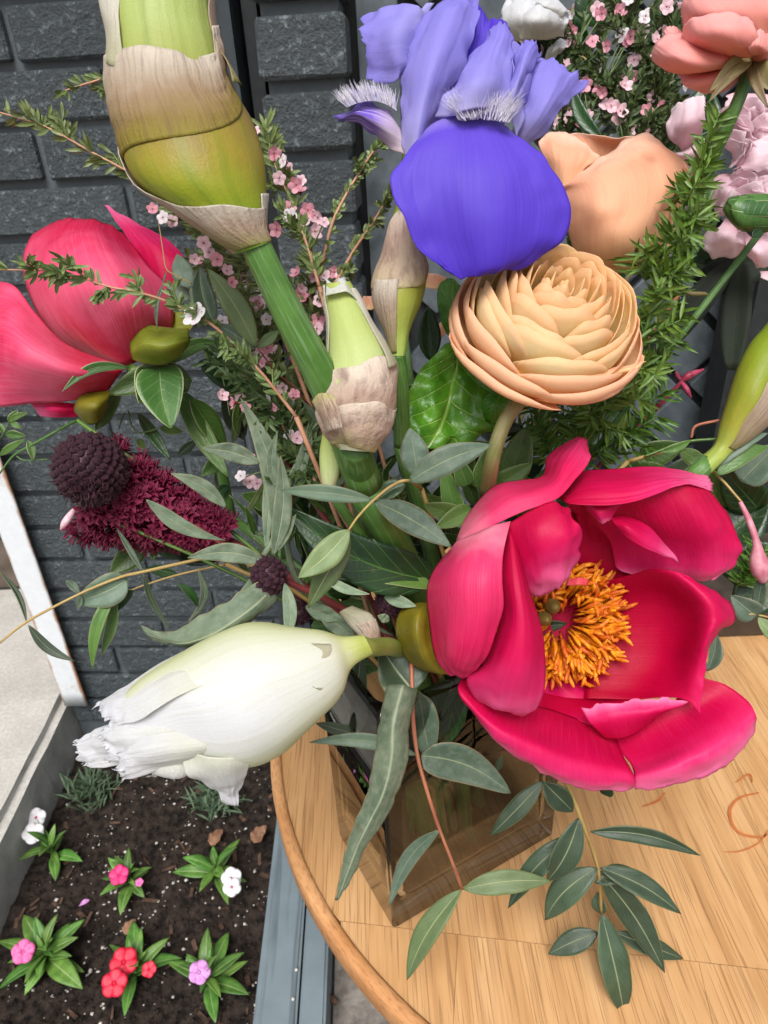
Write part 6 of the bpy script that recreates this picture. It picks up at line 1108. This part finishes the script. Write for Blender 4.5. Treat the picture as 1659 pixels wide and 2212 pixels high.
for (b_, t_, w_, m_, d_) in (((1130, 1060), (1110, 1302), 120, 'mid', .375), ((1060, 1170), (800, 1400), 180, 'mid', .385), ((1000, 230), (1240, 580), 90, 'dark', .395), ((1300, 120), (1659, 700), 150, 'mid', .38), ((820, 180), (700, 350), 90, 'mid', .375), ((1160, 340), (1330, 370), 70, 'mid', .40), ((1620, 560), (1460, 690), 110, 'mid', .40), ((1500, 330), (1640, 420), 110, 'dark', .40), ((1659, 760), (1550, 830), 70, 'dark', .40), ((1290, 540), (1440, 420), 70, 'euc_dark', .4), ((1000, 420), (1050, 500), 60, 'mid', .40), ((1250, 1200), (1600, 1300), 200, 'dark', .40), ((1100, 1200), (1500, 1180), 200, 'dark', .405)): leaf(d4, b_, t_, w_, PM[m_], d_, d_-.005, zs, shape=0)
tubepx('stem', [(930, 215, 0), (960, 330, 0), (1020, 375, 0), (1150, 345, 0)], 6, PM['mid'], d4, .39, zs, n=6); tubepx('stem', [(900, 230, 0), (860, 350, 0)], 5, PM['mid'], d4, .39, zs, n=6); into_vase(P(*zs(1560, 1100), .40), -.8, .5, .002, PM['mid'], d4, 'stem')
# leaves seen through / over the vase
d5 = stemthing('vase_leaf_stem', 'narrow dark leaves hanging down over the glass vase', 'leaf stem')
for (b_, t_, w_, m_, d_) in (((345, 60), (320, 330), 60, 'euc_dark', .40), ((200, 285), (400, 340), 40, 'euc_dark', .40), ((650, 140), (610, 370), 110, 'dark', .385), ((800, 390), (780, 450), 20, 'euc_dark', .40), ((1150, 480), (1120, 510), 60, 'dark', .40)): leaf(d5, b_, t_, w_, PM[m_], d_, d_+.005, zb)
into_vase(P(*zb(400, 60), .40), -.3, -.7, .0015, PM['stem'], d5, 'stem')
dbud = stemthing('dried_bud', 'small withered cream bud beside the white bud stalk', 'bud')
bd = Body([(482, 1425), (525, 1490), (598, 1570), (612, 1640), (640, 1690)], [(560, 1382), (680, 1440), (728, 1530), (735, 1620), (715, 1690)], .345, zc, k=.7); bd.build('bud', PM['spathe_pale'], dbud, 18, 18, .0014, 140); bd.shell('sheath', PM['spathe_dry'], dbud, .98, .35, 0, 120, 1.08, wr=.0014); into_vase(P(*zc(680, 1690), .345), -.3, -.7, .002, PM['stem_tan'], dbud, 'stem')
# orange petal scraps behind the iris spathe
os_ = stemthing('orange_flower', 'orange flower mostly hidden behind the iris spathe', 'flower')
for rows in ([[(780, 660, 0), (800, 670, -.3), (815, 660, 0)], [(785, 640, 0), (800, 640, -.4), (815, 640, 0)]], [[(915, 620, 0), (940, 625, -.2), (960, 620, 0)], [(920, 590, 0), (945, 592, -.3), (975, 605, 0)]], [[(930, 690, 0), (945, 700, 0), (960, 690, 0)], [(930, 730, 0), (945, 735, 0), (965, 720, 0)]]): patch('petal', rows, .40, PM['rose'], os_, nu=10, nv=10)
into_vase(P(870, 680, .41), .1, .5, .002, PM['stem'], os_, 'stem')
# dark block at the back of the table
c0 = onz(1390, 1383, TZ+.001); c1_ = onz(1662, 1372, TZ+.001); ev = unit(c1_-c0); bv = np.array([-ev[1], ev[0], 0])
blk = thing('dark_box', 'low dark wooden box at the back of the table behind the open peony', 'box', (c0+c1_)/2)
MB().box((c0+c1_)/2+ev*.03+bv*.05+UP*.0205, ev*(.03+np.linalg.norm(c1_-c0)/2), bv*.05, UP*.0195).build('case', PM['darkwood'], blk, smooth=False)
MB().box((c0+c1_)/2+ev*.03+bv*.05+UP*.0435, ev*(.033+np.linalg.norm(c1_-c0)/2), bv*.053, UP*.003).build('lid', PM['darkwood'], blk, smooth=False)
# narrow fresh leaves that thicken the middle of the bouquet
d6 = stemthing('narrow_leaf_stem', 'narrow fresh green leaves tangled around the wrapped bud and thick stalk', 'leaf stem'); rg = random.Random(91)
for i in range(90):
    u, v = rg.gauss(640, 95), rg.uniform(760, 1300); a = rg.uniform(-2.6, -.3); L = rg.uniform(50, 130); d_ = rg.uniform(.375, .42)
    if u < 470: continue
    leaf(d6, (u, v), (u+L*math.cos(a), v+L*math.sin(a)), rg.uniform(9, 22), PM[rg.choice(['wavy', 'mid', 'wavy', 'peonyleaf', 'euc_green'])], d_, d_-.015, wav=rg.uniform(0, .15), bend=rg.uniform(-.15, .15), roll=rg.uniform(-.8, .8), nu=5, nv=14)
for i in range(34):
    u, v = rg.gauss(1000, 70), rg.uniform(960, 1200); a = rg.uniform(-2.8, -.3); L = rg.uniform(40, 100); d_ = rg.uniform(.385, .42)
    leaf(d6, (u, v), (u+L*math.cos(a), v+L*math.sin(a)), rg.uniform(18, 44), PM[rg.choice(['mid', 'bright', 'peonyleaf'])], d_, d_-.012, wav=rg.uniform(0, .1), bend=rg.uniform(-.12, .12), roll=rg.uniform(-.8, .8), shape=1, nu=7, nv=14)
into_vase(P(720, 1280, .42), -.2, .2, .002, PM['mid'], d6, 'stem')
# thick cut stalks standing in the vase
for k, (fx, fy, r, lab) in enumerate(((-.55, -.55, .0055, 'thick cut green stalk inside the vase near its front corner'), (.15, -.7, .0045, 'cut green stalk inside the vase behind its long front face'), (.6, -.5, .004, 'slim cut stalk inside the vase near its right end'), (-.2, .1, .005, 'cut stalk in the middle of the vase'))):
    t = stemthing('cut_stalk', lab, 'stalk', 'cut stalks in the vase'); a = NECK+np.append(ex*fx*.05+ey*fy*.026, .0); c = NECK+np.append(ex*fx*.04+ey*fy*.026, -VH+.021)
    MB().tube(np.linspace(c, a, 8), r, 12).build('stalk', PM['stem'], t)
